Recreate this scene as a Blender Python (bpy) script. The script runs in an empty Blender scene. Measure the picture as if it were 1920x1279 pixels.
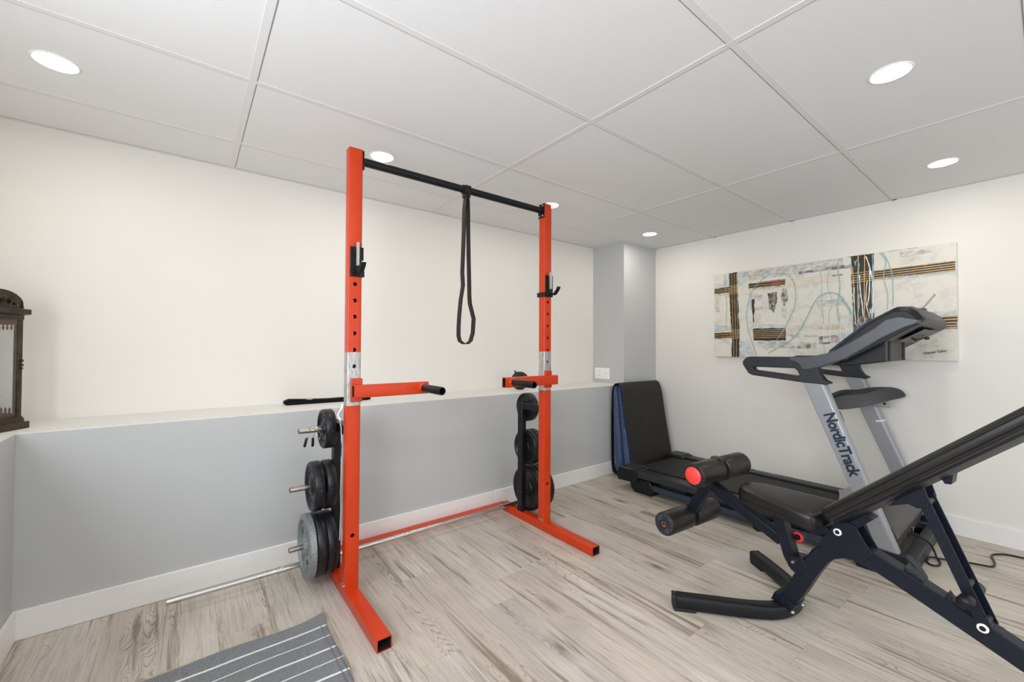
import bpy, bmesh, math, random
from mathutils import Vector, Matrix
from mathutils.geometry import tessellate_polygon
random.seed(4)
S = bpy.context.scene
COL = S.collection
PI = math.pi

# ------------------------------------------------------------ camera
YAW, PITCH, ROLL, FPX = .6588, .0159, .0046, 782.36
Fv = Vector((math.sin(YAW)*math.cos(PITCH), math.cos(YAW)*math.cos(PITCH), math.sin(PITCH)))
R0 = Vector((math.cos(YAW), -math.sin(YAW), 0)); U0 = R0.cross(Fv)
Rv = R0*math.cos(ROLL)+U0*math.sin(ROLL); Uv = -R0*math.sin(ROLL)+U0*math.cos(ROLL)
cam = bpy.data.cameras.new('camera'); co = bpy.data.objects.new('camera', cam); COL.objects.link(co)
M = Matrix((Rv, Uv, -Fv)).transposed().to_4x4(); M.translation = Vector((0, 0, 1.143))
co.matrix_world = M
cam.sensor_fit = 'HORIZONTAL'; cam.sensor_width = 36; cam.lens = 36*FPX/1920; cam.clip_start = .01
S.camera = co
# ------------------------------------------------------------ exposure, world
S.view_settings.view_transform = 'Standard'; S.view_settings.look = 'None'
S.view_settings.exposure = -0.77; S.view_settings.gamma = 1; S.view_settings.use_curve_mapping = False
wd = bpy.data.worlds.new('daylight'); S.world = wd; wd.use_nodes = True
wd.node_tree.nodes['Background'].inputs[0].default_value = (.75, .86, 1, 1)
wd.node_tree.nodes['Background'].inputs[1].default_value = 1.2
S.cycles.max_bounces = 10; S.cycles.diffuse_bounces = 6; S.cycles.glossy_bounces = 4
S.cycles.sample_clamp_indirect = 6; S.cycles.use_denoising = True

def area(name, loc, rot, sx, sy, power, col, shape='RECTANGLE', spread=PI):
    l = bpy.data.lights.new(name, 'AREA'); l.shape = shape; l.size = sx; l.size_y = sy
    l.energy = power; l.color = col; l.spread = spread
    o = bpy.data.objects.new(name, l); COL.objects.link(o); o.location = loc; o.rotation_euler = rot
    return o
# fill light at an added, unseen patio door; daylight through the left window
area('door_fill', (1.7, -2.68, 1.04), (PI/2, 0, 0), 3.0, 1.9, 48, (.88, .94, 1))
area('window_daylight', (-1.01, .05, 1.42), (0, -PI/2, 0), .95, 2.4, 135, (.86, .93, 1))
LX = (-.39, .80, 2.02, 3.22); LY = (2.17, .35, -1.47)
LPOW = 3.7; LCOL = (1, .93, .83)

# ------------------------------------------------------------ materials
MT = {}
def nodes(name):
    m = bpy.data.materials.new(name); m.use_nodes = True
    nt = m.node_tree; b = nt.nodes['Principled BSDF']; MT[name] = m
    return m, nt, b
def N(nt, t, **kw):
    n = nt.nodes.new(t)
    for k, v in kw.items():
        if k.startswith('i_'):
            key = k[2:]; n.inputs[int(key) if key.isdigit() else key].default_value = v
        else: setattr(n, k, v)
    return n
def mathn(nt, op, a, b=None, c=None):
    n = nt.nodes.new('ShaderNodeMath'); n.operation = op
    for i, v in enumerate((a, b, c)):
        if v is None: continue
        if isinstance(v, (int, float)): n.inputs[i].default_value = v
        else: nt.links.new(v, n.inputs[i])
    return n.outputs[0]
def ramp(nt, fac, stops):
    n = nt.nodes.new('ShaderNodeValToRGB'); e = n.color_ramp.elements
    while len(e) < len(stops): e.new(.5)
    for i, (p, c) in enumerate(stops): e[i].position = p; e[i].color = (*c, 1) if len(c) == 3 else c
    nt.links.new(fac, n.inputs[0]); return n.outputs[0]
def mixc(nt, fac, a, b, mode='MIX'):
    n = nt.nodes.new('ShaderNodeMix'); n.data_type = 'RGBA'; n.blend_type = mode
    if isinstance(fac, (int, float)): n.inputs[0].default_value = fac
    else: nt.links.new(fac, n.inputs[0])
    for i, v in ((6, a), (7, b)):
        if isinstance(v, tuple): n.inputs[i].default_value = (*v, 1) if len(v) == 3 else v
        else: nt.links.new(v, n.inputs[i])
    return n.outputs[2]
def bump(nt, b, h, s, d=.002):
    n = nt.nodes.new('ShaderNodeBump'); n.inputs['Strength'].default_value = s; n.inputs['Distance'].default_value = d
    nt.links.new(h, n.inputs['Height']); nt.links.new(n.outputs[0], b.inputs['Normal'])
def simple(name, col, rough=.5, metal=0, var=.06, nscale=30, bs=0, bscale=200, coat=0, spec=None, bd=.001):
    m, nt, b = nodes(name)
    tc = N(nt, 'ShaderNodeTexCoord')
    no = N(nt, 'ShaderNodeTexNoise'); no.inputs['Scale'].default_value = nscale; no.inputs['Detail'].default_value = 4
    nt.links.new(tc.outputs['Object'], no.inputs['Vector'])
    lo = tuple(c*(1-var) for c in col); hi = tuple(min(1, c*(1+var)) for c in col)
    c = ramp(nt, no.outputs[0], [(.3, lo), (.7, hi)]); nt.links.new(c, b.inputs['Base Color'])
    b.inputs['Roughness'].default_value = rough; b.inputs['Metallic'].default_value = metal
    if coat: b.inputs['Coat Weight'].default_value = coat; b.inputs['Coat Roughness'].default_value = .08
    if spec is not None: b.inputs['Specular IOR Level'].default_value = spec
    if bs:
        n2 = N(nt, 'ShaderNodeTexNoise'); n2.inputs['Scale'].default_value = bscale; n2.inputs['Detail'].default_value = 3
        nt.links.new(tc.outputs['Object'], n2.inputs['Vector']); bump(nt, b, n2.outputs[0], bs, bd)
    return m

simple('wall_white', (.76, .732, .682), .55, var=.01, nscale=2, bs=.06, bscale=350)
simple('wall_grey', (.50, .508, .505), .42, var=.015, nscale=2, bs=.06, bscale=350)
simple('ledge_white', (.74, .73, .70), .5, var=.01, nscale=2)
simple('ceiling_tile', (.775, .772, .77), .85, var=.02, nscale=260, bs=.25, bscale=420)
simple('grid_white', (.735, .725, .71), .5, var=.01)
simple('trim_white', (.82, .80, .775), .38, var=.01)
simple('red_paint', (.55, .040, .005), .30, var=.05, nscale=14, spec=.35)
simple('black_metal', (.006, .0065, .0075), .36, spec=.3, var=.2, nscale=40, bs=.08, bscale=500)
simple('bench_metal', (.006, .0085, .017), .40, spec=.3, var=.15, nscale=60, bs=.1, bscale=700)
simple('black_grip', (.006, .006, .0065), .35, spec=.35, var=.2)
simple('black_vinyl', (.0095, .009, .008), .36, spec=.45, var=.15, nscale=20, bs=.15, bscale=300)
simple('foam_black', (.012, .0105, .0075), .40, spec=.42, var=.15, nscale=20, bs=.2, bscale=150)
simple('plate_rubber', (.010, .0105, .012), .36, spec=.35, var=.35, nscale=35, bs=.15, bscale=120)
simple('black_plastic', (.007, .0075, .009), .42, spec=.32, var=.1, nscale=30, bs=.1, bscale=500)
simple('charcoal_plastic', (.026, .028, .033), .42, spec=.32, var=.08, nscale=30, bs=.1, bscale=600)
simple('grey_plastic', (.08, .085, .094), .36, metal=.2, spec=.35, var=.05, nscale=30, bs=.08, bscale=600)
simple('hood_grey', (.06, .058, .053), .42, spec=.35, var=.08, nscale=30, bs=.1, bscale=600)
simple('silver_paint', (.30, .31, .33), .38, metal=.3, var=.03, nscale=60)
simple('chrome', (.60, .59, .57), .24, metal=1, var=.02, nscale=50)
simple('steel_bolt', (.5, .5, .49), .3, metal=1, var=.1)
simple('bare_pin', (.42, .38, .34), .3, metal=1, var=.15, nscale=60)
simple('belt_black', (.018, .017, .0155), .62, spec=.3, var=.1, nscale=80, bs=.3, bscale=900)
simple('mat_black', (.020, .0185, .0155), .62, spec=.3, var=.12, nscale=10, bs=.25, bscale=500)
simple('white_plastic', (.85, .85, .83), .35, var=.02)
simple('white_ring', (.85, .85, .85), .4, var=.02)
simple('red_plastic', (.85, .055, .05), .4, var=.05)
simple('dark_slot', (.01, .01, .01), .7, var=.1)
simple('decal_navy', (.012, .022, .045), .4, var=.05)
simple('blue_glass', (.01, .03, .09), .12, var=.05)
simple('lantern_bronze', (.055, .040, .030), .38, metal=.6, var=.35, nscale=25, bs=.1, bscale=200)
simple('lantern_inner', (.12, .05, .03), .45, metal=.5, var=.3, nscale=25)
simple('rope_grey', (.55, .56, .57), .5, var=.05)
simple('strap_black', (.006, .006, .006), .8, spec=.2, var=.2, bs=.4, bscale=800)
simple('band_rubber', (.010, .009, .007), .5, spec=.3, var=.15)
simple('label_grey', (.42, .41, .36), .6, var=.35, nscale=300)
simple('candle_dish', (.16, .17, .19), .35, metal=.5)

# bare sanded steel of the posts and galvanised grey plate
m, nt, b = nodes('bare_steel')
tc = N(nt, 'ShaderNodeTexCoord'); n1 = N(nt, 'ShaderNodeTexNoise', i_Scale=55., i_Detail=8., i_Roughness=.7); mp = N(nt, 'ShaderNodeMapping')
mp.inputs['Scale'].default_value = (2, 2, .4); nt.links.new(tc.outputs['Object'], mp.inputs[0]); nt.links.new(mp.outputs[0], n1.inputs['Vector'])
nt.links.new(ramp(nt, n1.outputs[0], [(.3, (.20, .19, .17)), (.52, (.52, .51, .49)), (.7, (.66, .66, .65))]), b.inputs['Base Color'])
b.inputs['Metallic'].default_value = .75; b.inputs['Roughness'].default_value = .42
m, nt, b = nodes('galvanised')
tc = N(nt, 'ShaderNodeTexCoord'); n1 = N(nt, 'ShaderNodeTexNoise', i_Scale=180., i_Detail=6., i_Roughness=.8)
nt.links.new(tc.outputs['Object'], n1.inputs['Vector'])
nt.links.new(ramp(nt, n1.outputs[0], [(.3, (.10, .11, .115)), (.5, (.27, .295, .30)), (.72, (.48, .51, .50))]), b.inputs['Base Color'])
b.inputs['Metallic'].default_value = .5; b.inputs['Roughness'].default_value = .45; bump(nt, b, n1.outputs[0], .5, .002)

# lamp lens
m, nt, b = nodes('lamp_lens')
b.inputs['Base Color'].default_value = (1, 1, 1, 1); b.inputs['Emission Color'].default_value = (1, .95, .86, 1); b.inputs['Emission Strength'].default_value = 45

# clear panes
def glass(name, tint, gl):
    m = bpy.data.materials.new(name); m.use_nodes = True; nt = m.node_tree; nt.nodes.clear(); MT[name] = m
    o = N(nt, 'ShaderNodeOutputMaterial'); t = N(nt, 'ShaderNodeBsdfTransparent'); t.inputs[0].default_value = (*tint, 1)
    g = N(nt, 'ShaderNodeBsdfGlossy'); g.inputs['Roughness'].default_value = .03; mx = N(nt, 'ShaderNodeMixShader')
    lw_ = N(nt, 'ShaderNodeLayerWeight'); lw_.inputs[0].default_value = gl
    nt.links.new(lw_.outputs['Facing'], mx.inputs[0]); nt.links.new(t.outputs[0], mx.inputs[1]); nt.links.new(g.outputs[0], mx.inputs[2]); nt.links.new(mx.outputs[0], o.inputs[0])
glass('clear_pane', (.95, .96, .96), .08)

# quilted navy mat
m, nt, b = nodes('blue_quilt')
tc = N(nt, 'ShaderNodeTexCoord'); n1 = N(nt, 'ShaderNodeTexNoise', i_Scale=60., i_Detail=5.)
mp = N(nt, 'ShaderNodeMapping'); mp.inputs['Scale'].default_value = (.6, 1, 2.2)
nt.links.new(tc.outputs['Object'], mp.inputs[0]); nt.links.new(mp.outputs[0], n1.inputs['Vector'])
nt.links.new(ramp(nt, n1.outputs[0], [(.3, (.012, .026, .085)), (.7, (.045, .085, .20))]), b.inputs['Base Color'])
b.inputs['Roughness'].default_value = .42; b.inputs['Sheen Weight'].default_value = .3; bump(nt, b, n1.outputs[0], .7, .006)

# striped rug: stripes run along x
m, nt, b = nodes('rug_weave')
tc = N(nt, 'ShaderNodeTexCoord'); sx = N(nt, 'ShaderNodeSeparateXYZ'); nt.links.new(tc.outputs['Object'], sx.inputs[0])
nw = N(nt, 'ShaderNodeTexNoise', i_Scale=9.); nt.links.new(tc.outputs['Object'], nw.inputs['Vector'])
yy = mathn(nt, 'ADD', sx.outputs[1], mathn(nt, 'MULTIPLY', mathn(nt, 'SUBTRACT', nw.outputs[0], .5), .006))
# object origin at the far edge (y=0); stripes every 0.072 below it, alternately wide and narrow
k = mathn(nt, 'DIVIDE', mathn(nt, 'MULTIPLY', yy, -1), .0728)
fr = mathn(nt, 'ABSOLUTE', mathn(nt, 'SUBTRACT', mathn(nt, 'FRACT', mathn(nt, 'ADD', k, .47)), .5))
odd = mathn(nt, 'MODULO', mathn(nt, 'FLOOR', mathn(nt, 'ADD', k, .47)), 2)
wid = mathn(nt, 'ADD', .036, mathn(nt, 'MULTIPLY', odd, .028))
st = mathn(nt, 'MULTIPLY', mathn(nt, 'LESS_THAN', fr, wid), mathn(nt, 'GREATER_THAN', k, .5))
rib = N(nt, 'ShaderNodeTexWave', i_Scale=95.); rib.wave_type = 'BANDS'; rib.bands_direction = 'X'
nt.links.new(tc.outputs['Object'], rib.inputs['Vector'])
n3 = N(nt, 'ShaderNodeTexNoise', i_Scale=260., i_Detail=3.); nt.links.new(tc.outputs['Object'], n3.inputs['Vector'])
g = ramp(nt, n3.outputs[0], [(.3, (.15, .16, .168)), (.7, (.30, .315, .33))])
g = mixc(nt, mathn(nt, 'MULTIPLY', rib.outputs[1], .28), g, (.07, .08, .09))
nt.links.new(mixc(nt, st, g, (.80, .80, .80)), b.inputs['Base Color']); b.inputs['Roughness'].default_value = .95
bump(nt, b, rib.outputs[1], .5, .002)

# vinyl plank floor: planks run along y, 0.18 wide, 1.22 long
m, nt, b = nodes('plank_floor')
tc = N(nt, 'ShaderNodeTexCoord'); sx = N(nt, 'ShaderNodeSeparateXYZ'); nt.links.new(tc.outputs['Object'], sx.inputs[0])
u = mathn(nt, 'DIVIDE', mathn(nt, 'ADD', sx.outputs[0], 10.03), .181); row = mathn(nt, 'FLOOR', u); fu = mathn(nt, 'FRACT', u)
wn = N(nt, 'ShaderNodeTexWhiteNoise'); wn.noise_dimensions = '1D'; nt.links.new(row, wn.inputs['W'])
v = mathn(nt, 'DIVIDE', mathn(nt, 'ADD', sx.outputs[1], mathn(nt, 'MULTIPLY', wn.outputs[0], 7.3)), 1.22)
v = mathn(nt, 'ADD', v, 20); idx = mathn(nt, 'FLOOR', v); fv = mathn(nt, 'FRACT', v)
w2 = N(nt, 'ShaderNodeTexWhiteNoise'); w2.noise_dimensions = '2D'
cx = N(nt, 'ShaderNodeCombineXYZ'); nt.links.new(row, cx.inputs[0]); nt.links.new(idx, cx.inputs[1]); nt.links.new(cx.outputs[0], w2.inputs[0])
rnd = w2.outputs[0]
sr = N(nt, 'ShaderNodeSeparateXYZ'); nt.links.new(w2.outputs[1], sr.inputs[0])
def coords(scx, scy):
    c = N(nt, 'ShaderNodeCombineXYZ')
    nt.links.new(mathn(nt, 'ADD', mathn(nt, 'MULTIPLY', sx.outputs[0], scx), mathn(nt, 'MULTIPLY', sr.outputs[0], 40)), c.inputs[0])
    nt.links.new(mathn(nt, 'ADD', mathn(nt, 'MULTIPLY', sx.outputs[1], scy), mathn(nt, 'MULTIPLY', sr.outputs[1], 40)), c.inputs[1])
    nt.links.new(mathn(nt, 'MULTIPLY', rnd, 30), c.inputs[2]); return c.outputs[0]
big = N(nt, 'ShaderNodeTexNoise', i_Scale=1., i_Detail=3., i_Roughness=.55, i_Distortion=.6); nt.links.new(coords(6.5, 1.15), big.inputs['Vector'])
# cathedral rings: thin contour lines of the large noise
rg = mathn(nt, 'FRACT', mathn(nt, 'MULTIPLY', big.outputs[0], 40)); rl = mathn(nt, 'ABSOLUTE', mathn(nt, 'SUBTRACT', rg, .5))
ring = ramp(nt, rl, [(.0, (1, 1, 1)), (.11, (.3, .3, .3)), (.24, (0, 0, 0))])
msk = N(nt, 'ShaderNodeTexNoise', i_Scale=1., i_Detail=2.); nt.links.new(coords(11, .8), msk.inputs['Vector'])
mk = ramp(nt, msk.outputs[0], [(.54, (0, 0, 0)), (.68, (1, 1, 1))])
fine = N(nt, 'ShaderNodeTexNoise', i_Scale=1., i_Detail=6., i_Roughness=.7); nt.links.new(coords(110, 5), fine.inputs['Vector'])
strk = N(nt, 'ShaderNodeTexNoise', i_Scale=1., i_Detail=5., i_Roughness=.65, i_Distortion=.4); nt.links.new(coords(24, 1.2), strk.inputs['Vector'])
blot = N(nt, 'ShaderNodeTexNoise', i_Scale=1., i_Detail=2.); nt.links.new(coords(3.5, 1.7), blot.inputs['Vector'])
vo = N(nt, 'ShaderNodeTexVoronoi', i_Scale=1.); nt.links.new(coords(5.2, 1.9), vo.inputs['Vector'])
knot = ramp(nt, vo.outputs[0], [(.035, (1, 1, 1)), (.09, (.4, .4, .4)), (.2, (0, 0, 0))])
kk = mathn(nt, 'MULTIPLY', knot, mathn(nt, 'GREATER_THAN', msk.outputs[0], .46))
tone = ramp(nt, rnd, [(0, (.50, .44, .375)), (.35, (.58, .52, .45)), (.7, (.62, .565, .495)), (1, (.54, .50, .455))])
c = mixc(nt, ramp(nt, fine.outputs[0], [(.36, (.55,)*3), (.56, (0,)*3)]), tone, (.34, .29, .235))
c = mixc(nt, ramp(nt, blot.outputs[0], [(.45, (0,)*3), (.75, (.5,)*3)]), c, (.31, .275, .235))
c = mixc(nt, ramp(nt, strk.outputs[0], [(.55, (0,)*3), (.60, (.40,)*3), (.66, (.95,)*3)]), c, (.235, .185, .14))
c = mixc(nt, mathn(nt, 'MULTIPLY', mathn(nt, 'MULTIPLY', ring, mk), .75), c, (.16, .125, .095))
c = mixc(nt, mathn(nt, 'MULTIPLY', kk, .85), c, (.12, .09, .065))
e1 = mathn(nt, 'LESS_THAN', fu, .010); e2 = mathn(nt, 'LESS_THAN', fv, .0016)
edge = mathn(nt, 'MAXIMUM', e1, e2)
c = mixc(nt, mathn(nt, 'MULTIPLY', edge, .26), c, (.12, .10, .08))
nt.links.new(c, b.inputs['Base Color']); b.inputs['Roughness'].default_value = .36; b.inputs['Specular IOR Level'].default_value = .42
bump(nt, b, mathn(nt, 'SUBTRACT', mathn(nt, 'MULTIPLY', fine.outputs[0], .4), edge), .15, .002)

# painting ground and dry-brushed colours
def brushed(name, base, over, lo, hi, sc=(3, 9, 30), rough=.45):
    m, nt, b = nodes(name)
    tc = N(nt, 'ShaderNodeTexCoord'); mp = N(nt, 'ShaderNodeMapping'); mp.inputs['Scale'].default_value = sc
    nt.links.new(tc.outputs['Object'], mp.inputs[0])
    n = N(nt, 'ShaderNodeTexNoise', i_Scale=1.6, i_Detail=9., i_Roughness=.72); nt.links.new(mp.outputs[0], n.inputs['Vector'])
    f = ramp(nt, n.outputs[0], [(lo, (0, 0, 0)), (hi, (1, 1, 1))])
    nt.links.new(mixc(nt, f, base, over), b.inputs['Base Color']); b.inputs['Roughness'].default_value = rough
    bump(nt, b, n.outputs[0], .5, .003)
    return m
CR = (.70, .665, .585)
brushed('canvas_ground', CR, (.47, .46, .43), .50, .74, (5, 7, 9), .5)
brushed('paint_black', (.022, .014, .009), (.12, .08, .05), .52, .72, (10, 30, 30), .3)
brushed('paint_drybrush', (.05, .048, .045), (.45, .45, .43), .48, .60, (10, 34, 34), .4)
brushed('paint_grey', CR, (.36, .36, .345), .40, .62, (6, 14, 22))
brushed('paint_darkgrey', (.50, .49, .46), (.12, .115, .11), .42, .58, (6, 20, 24))
brushed('paint_blue', (.66, .65, .60), (.36, .46, .50), .40, .62, (6, 12, 24))
brushed('paint_red', (.12, .02, .015), (.28, .04, .03), .45, .6, (5, 20, 20))
brushed('paint_pink', (.55, .45, .47), (.22, .13, .19), .45, .62, (6, 14, 14))
brushed('paint_whitestreak', (.80, .80, .78), (.05, .05, .06), .54, .60, (10, 60, 40))
simple('paint_gold', (.62, .40, .155), .4, var=.2, nscale=90)
simple('paint_teal', (.26, .44, .43), .4, var=.15, nscale=90)
simple('paint_white', (.82, .82, .80), .4, var=.05)
simple('tile_shadow_line', (.30, .30, .29), .8)
simple('hem_grey', (.13, .14, .15), .9)
simple('frame_navy', (.030, .040, .060), .4, spec=.4)
simple('ink_black', (.02, .015, .012), .5)

# ------------------------------------------------------------ mesh helpers
class MB:
    def __init__(s): s.v = []; s.f = []; s.m = []; s.mi = 0
    def add(s, vs, fs):
        o = len(s.v); s.v += [Vector(v) for v in vs]
        for f in fs: s.f.append([o+i for i in f]); s.m.append(s.mi)
        return s
    def box(s, a, b):
        x0, y0, z0 = a; x1, y1, z1 = b
        return s.add([(x0,y0,z0),(x1,y0,z0),(x1,y1,z0),(x0,y1,z0),(x0,y0,z1),(x1,y0,z1),(x1,y1,z1),(x0,y1,z1)],
                     [(3,2,1,0),(4,5,6,7),(0,1,5,4),(1,2,6,5),(2,3,7,6),(3,0,4,7)])
    def prism(s, outer, ext, holes=()):
        """outer / holes: lists of 3-D points in one plane; ext: extrusion vector"""
        loops = [[Vector(p) for p in outer]]+[[Vector(p) for p in h] for h in holes]
        ext = Vector(ext); tri = tessellate_polygon(loops); flat = [p for l in loops for p in l]; n = len(flat); o = len(s.v)
        s.v += flat+[p+ext for p in flat]
        for t in tri:
            s.f.append([o+t[0], o+t[1], o+t[2]]); s.m.append(s.mi)
            s.f.append([o+n+t[2], o+n+t[1], o+n+t[0]]); s.m.append(s.mi)
        k = 0
        for l in loops:
            L = len(l)
            for i in range(L):
                a = o+k+i; b = o+k+(i+1) % L; s.f.append([a, b, b+n, a+n]); s.m.append(s.mi)
            k += L
        return s
    def sweep(s, path, prof, closed=False, up=(0, 0, 1), caps=True):
        """prof: list of (side, up) pairs swept along path"""
        P = [Vector(p) for p in path]; n = len(P); K = len(prof); o = len(s.v); up = Vector(up)
        for i in range(n):
            a = P[i-1] if (i or closed) else P[0]; b = P[(i+1) % n] if (i < n-1 or closed) else P[-1]
            t = (b-a).normalized()
            sd = t.cross(up)
            if sd.length < 1e-3: sd = t.cross(Vector((0, 1, .01)))
            sd.normalize(); uu = sd.cross(t).normalized()
            k = 1.0
            if 0 < i < n-1 or closed:
                d1 = (P[i]-a).normalized(); k = 1/max(.5, math.sqrt(max(0, (1+d1.dot((b-P[i]).normalized()))/2)))
            for (q, r) in prof: s.v.append(P[i]+sd*q*1.0+uu*r*k if True else None)
        for i in range(n if closed else n-1):
            j = (i+1) % n
            for c in range(K):
                d = (c+1) % K; s.f.append([o+i*K+c, o+i*K+d, o+j*K+d, o+j*K+c]); s.m.append(s.mi)
        if caps and not closed:
            s.f.append([o+c for c in range(K)][::-1]); s.m.append(s.mi)
            s.f.append([o+(n-1)*K+c for c in range(K)]); s.m.append(s.mi)
        return s
    def tube(s, path, r, n=12, closed=False, caps=True):
        return s.sweep(path, [(r*math.cos(2*PI*i/n), r*math.sin(2*PI*i/n)) for i in range(n)], closed, caps=caps)
    def beam(s, a, b, w, h, up=(0, 0, 1)):
        return s.sweep([a, b], [(-w/2, -h/2), (w/2, -h/2), (w/2, h/2), (-w/2, h/2)], up=up)
    def lathe(s, c, axis, prof, n=32):
        """prof: (distance along axis, radius) list"""
        c = Vector(c); ax = Vector(axis).normalized(); e = ax.orthogonal().normalized(); g = ax.cross(e); o = len(s.v); K = len(prof)
        for i in range(n):
            d = e*math.cos(2*PI*i/n)+g*math.sin(2*PI*i/n)
            for (t, r) in prof: s.v.append(c+ax*t+d*r)
        for i in range(n):
            j = (i+1) % n
            for k in range(K-1): s.f.append([o+i*K+k, o+j*K+k, o+j*K+k+1, o+i*K+k+1]); s.m.append(s.mi)
        return s
    def loft(s, rings, closed=True):
        K = len(rings[0]); o = len(s.v)
        for r in rings: s.v += [Vector(p) for p in r]
        for i in range(len(rings)-1):
            for c in range(K if closed else K-1):
                d = (c+1) % K; s.f.append([o+i*K+c, o+i*K+d, o+(i+1)*K+d, o+(i+1)*K+c]); s.m.append(s.mi)
        if closed:
            s.f.append([o+c for c in range(K)][::-1]); s.m.append(s.mi)
            s.f.append([o+(len(rings)-1)*K+c for c in range(K)]); s.m.append(s.mi)
        return s

def make(name, mb, mats, parent=None, bevel=0, seg=2, smooth=35, cut=None, sub=0, loc=None, solid=0):
    if not isinstance(mats, (list, tuple)): mats = [mats]
    base = parent
    org = Vector(loc) if loc is not None else Vector((0, 0, 0))
    pw = Vector((0, 0, 0))
    if parent is not None: pw = parent['_w'] if '_w' in parent else (0, 0, 0); pw = Vector(pw)
    if parent is not None and loc is None: org = pw
    me = bpy.data.meshes.new(name); me.from_pydata([v-org for v in mb.v], [], mb.f)
    for i, p in enumerate(me.polygons): p.material_index = mb.m[i]
    for m_ in mats: me.materials.append(MT[m_])
    bm = bmesh.new(); bm.from_mesh(me); bmesh.ops.remove_doubles(bm, verts=bm.verts, dist=1e-6)
    bmesh.ops.recalc_face_normals(bm, faces=bm.faces)
    for f in bm.faces: f.smooth = True
    ang = math.radians(smooth)
    for e in bm.edges: e.smooth = len(e.link_faces) == 2 and e.calc_face_angle(3) < ang
    bm.to_mesh(me); bm.free()
    o = bpy.data.objects.new(name, me); COL.objects.link(o)
    if cut is not None:
        cm = bpy.data.meshes.new('c'); cm.from_pydata([v-org for v in cut.v], [], cut.f)
        bm = bmesh.new(); bm.from_mesh(cm); bmesh.ops.recalc_face_normals(bm, faces=bm.faces); bm.to_mesh(cm); bm.free()
        cobj = bpy.data.objects.new('c', cm); COL.objects.link(cobj)
        md = o.modifiers.new('b', 'BOOLEAN'); md.operation = 'DIFFERENCE'; md.object = cobj; md.solver = 'EXACT'
        dg = bpy.context.evaluated_depsgraph_get(); nm = bpy.data.meshes.new_from_object(o.evaluated_get(dg))
        o.modifiers.clear(); old = o.data; o.data = nm; nm.name = name; bpy.data.objects.remove(cobj); bpy.data.meshes.remove(old)
    if solid:
        md = o.modifiers.new('t', 'SOLIDIFY'); md.thickness = solid; md.offset = 0
    if bevel:
        md = o.modifiers.new('bevel', 'BEVEL'); md.width = bevel; md.segments = seg; md.limit_method = 'ANGLE'; md.angle_limit = math.radians(40)
    if sub:
        md = o.modifiers.new('sub', 'SUBSURF'); md.levels = sub; md.render_levels = sub
    if parent is not None:
        o.parent = parent; o.location = org-pw; o['_w'] = tuple(org)
    else:
        o.location = org; o['_w'] = tuple(org)
    return o
def thing(name, label, cat, loc, group=None):
    o = bpy.data.objects.new(name, None); COL.objects.link(o); o.location = loc; o['_w'] = tuple(loc); o.empty_display_size = .05
    o['label'] = label; o['category'] = cat
    if group: o['group'] = group
    return o
def tag(o, label, cat, group=None):
    o['label'] = label; o['category'] = cat
    if group: o['group'] = group
    return o
def struct(name, mb, mats, **k):
    o = make(name, mb, mats, **k); o['kind'] = 'structure'; return o
def rect_tube(p0, p1, w, h, t=.003, up=(0, 0, 1), r=.005):
    """open-ended square tube with rounded corners and real wall thickness"""
    P0, P1 = Vector(p0), Vector(p1); tt = (P1-P0).normalized(); sd = tt.cross(Vector(up)).normalized(); uu = sd.cross(tt)
    def ring(k):
        L = []; rr = max(r-k, .0015)
        for cx_, cy_, a0 in ((1, 1, 0), (-1, 1, 90), (-1, -1, 180), (1, -1, 270)):
            for da in (0, 30, 60, 90):
                a = math.radians(a0+da); L.append((cx_*(w/2-k-rr)+rr*math.cos(a), cy_*(h/2-k-rr)+rr*math.sin(a)))
        return L
    mb = MB(); vs = []; n = 16
    for P in (P0, P1):
        for k in (0, t):
            for a, c in ring(k): vs.append(P+sd*a+uu*c)
    fs = []
    for i in range(n):
        j = (i+1) % n
        fs += [(i, j, 2*n+j, 2*n+i), (n+j, n+i, 3*n+i, 3*n+j), (j, i, n+i, n+j), (2*n+i, 2*n+j, 3*n+j, 3*n+i)]
    mb.add(vs, fs); mb.m = [1 if k % 4 == 1 else 0 for k in range(len(fs))]; return mb
def ellipse_pts(n, f): return [f(2*PI*i/n) for i in range(n)]
# ============================================================ the room
XL, XR, YF, YU, ZC, ZL = -.528, 3.769, 2.469, 2.849, 2.155, .800
XLU, YB, XCOL = -.93, -2.60, 3.248
struct('floor', MB().box((XLU-.15, YB-.15, -.06), (XR+.15, YU+.15, 0)), 'plank_floor')
struct('ceiling', MB().box((XLU-.15, YB-.15, ZC+.0015), (XR+.15, YU+.15, ZC+.09)), 'ceiling_tile')
g = MB()
for k in range(-1, 9):
    y = 2.467-.6096*k
    if YB < y < YU: g.box((XLU, y-.012, ZC), (XR, y+.012, ZC+.0085))
for x in (-1.04+.0, .179, 1.411, 2.633):
    if x > XLU: g.box((x-.0125, YB, ZC-.0003), (x+.0125, YU, ZC+.0085))
for a, b in (((XLU, YU-.02, ZC), (XR, YU, ZC+.0085)), ((XR-.02, YB, ZC), (XR, YU, ZC+.0085)), ((XLU, YB, ZC), (XLU+.02, YU, ZC+.0085)), ((XLU, YB, ZC), (XR, YB+.02, ZC+.0085))):
    g.box(a, b)
g.mi = 1  # dark strips beside the bars: the tiles' shadow line put in as colour
for k in range(-1, 9):
    y = 2.467-.6096*k
    if YB < y < YU: g.box((XLU, y+.0122, ZC+.0008), (XR, y+.0152, ZC+.0060))
for x in (.179, 1.411, 2.633):
    g.box((x+.0127, YB, ZC+.0008), (x+.0160, YU, ZC+.0060))
g.box((XLU, YU-.0225, ZC+.0008), (XR, YU-.0205, ZC+.0060)).box((XR-.0225, YB, ZC+.0008), (XR-.0205, YU, ZC+.0060))
struct('trim_1', g, ['grid_white', 'tile_shadow_line'])
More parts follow.
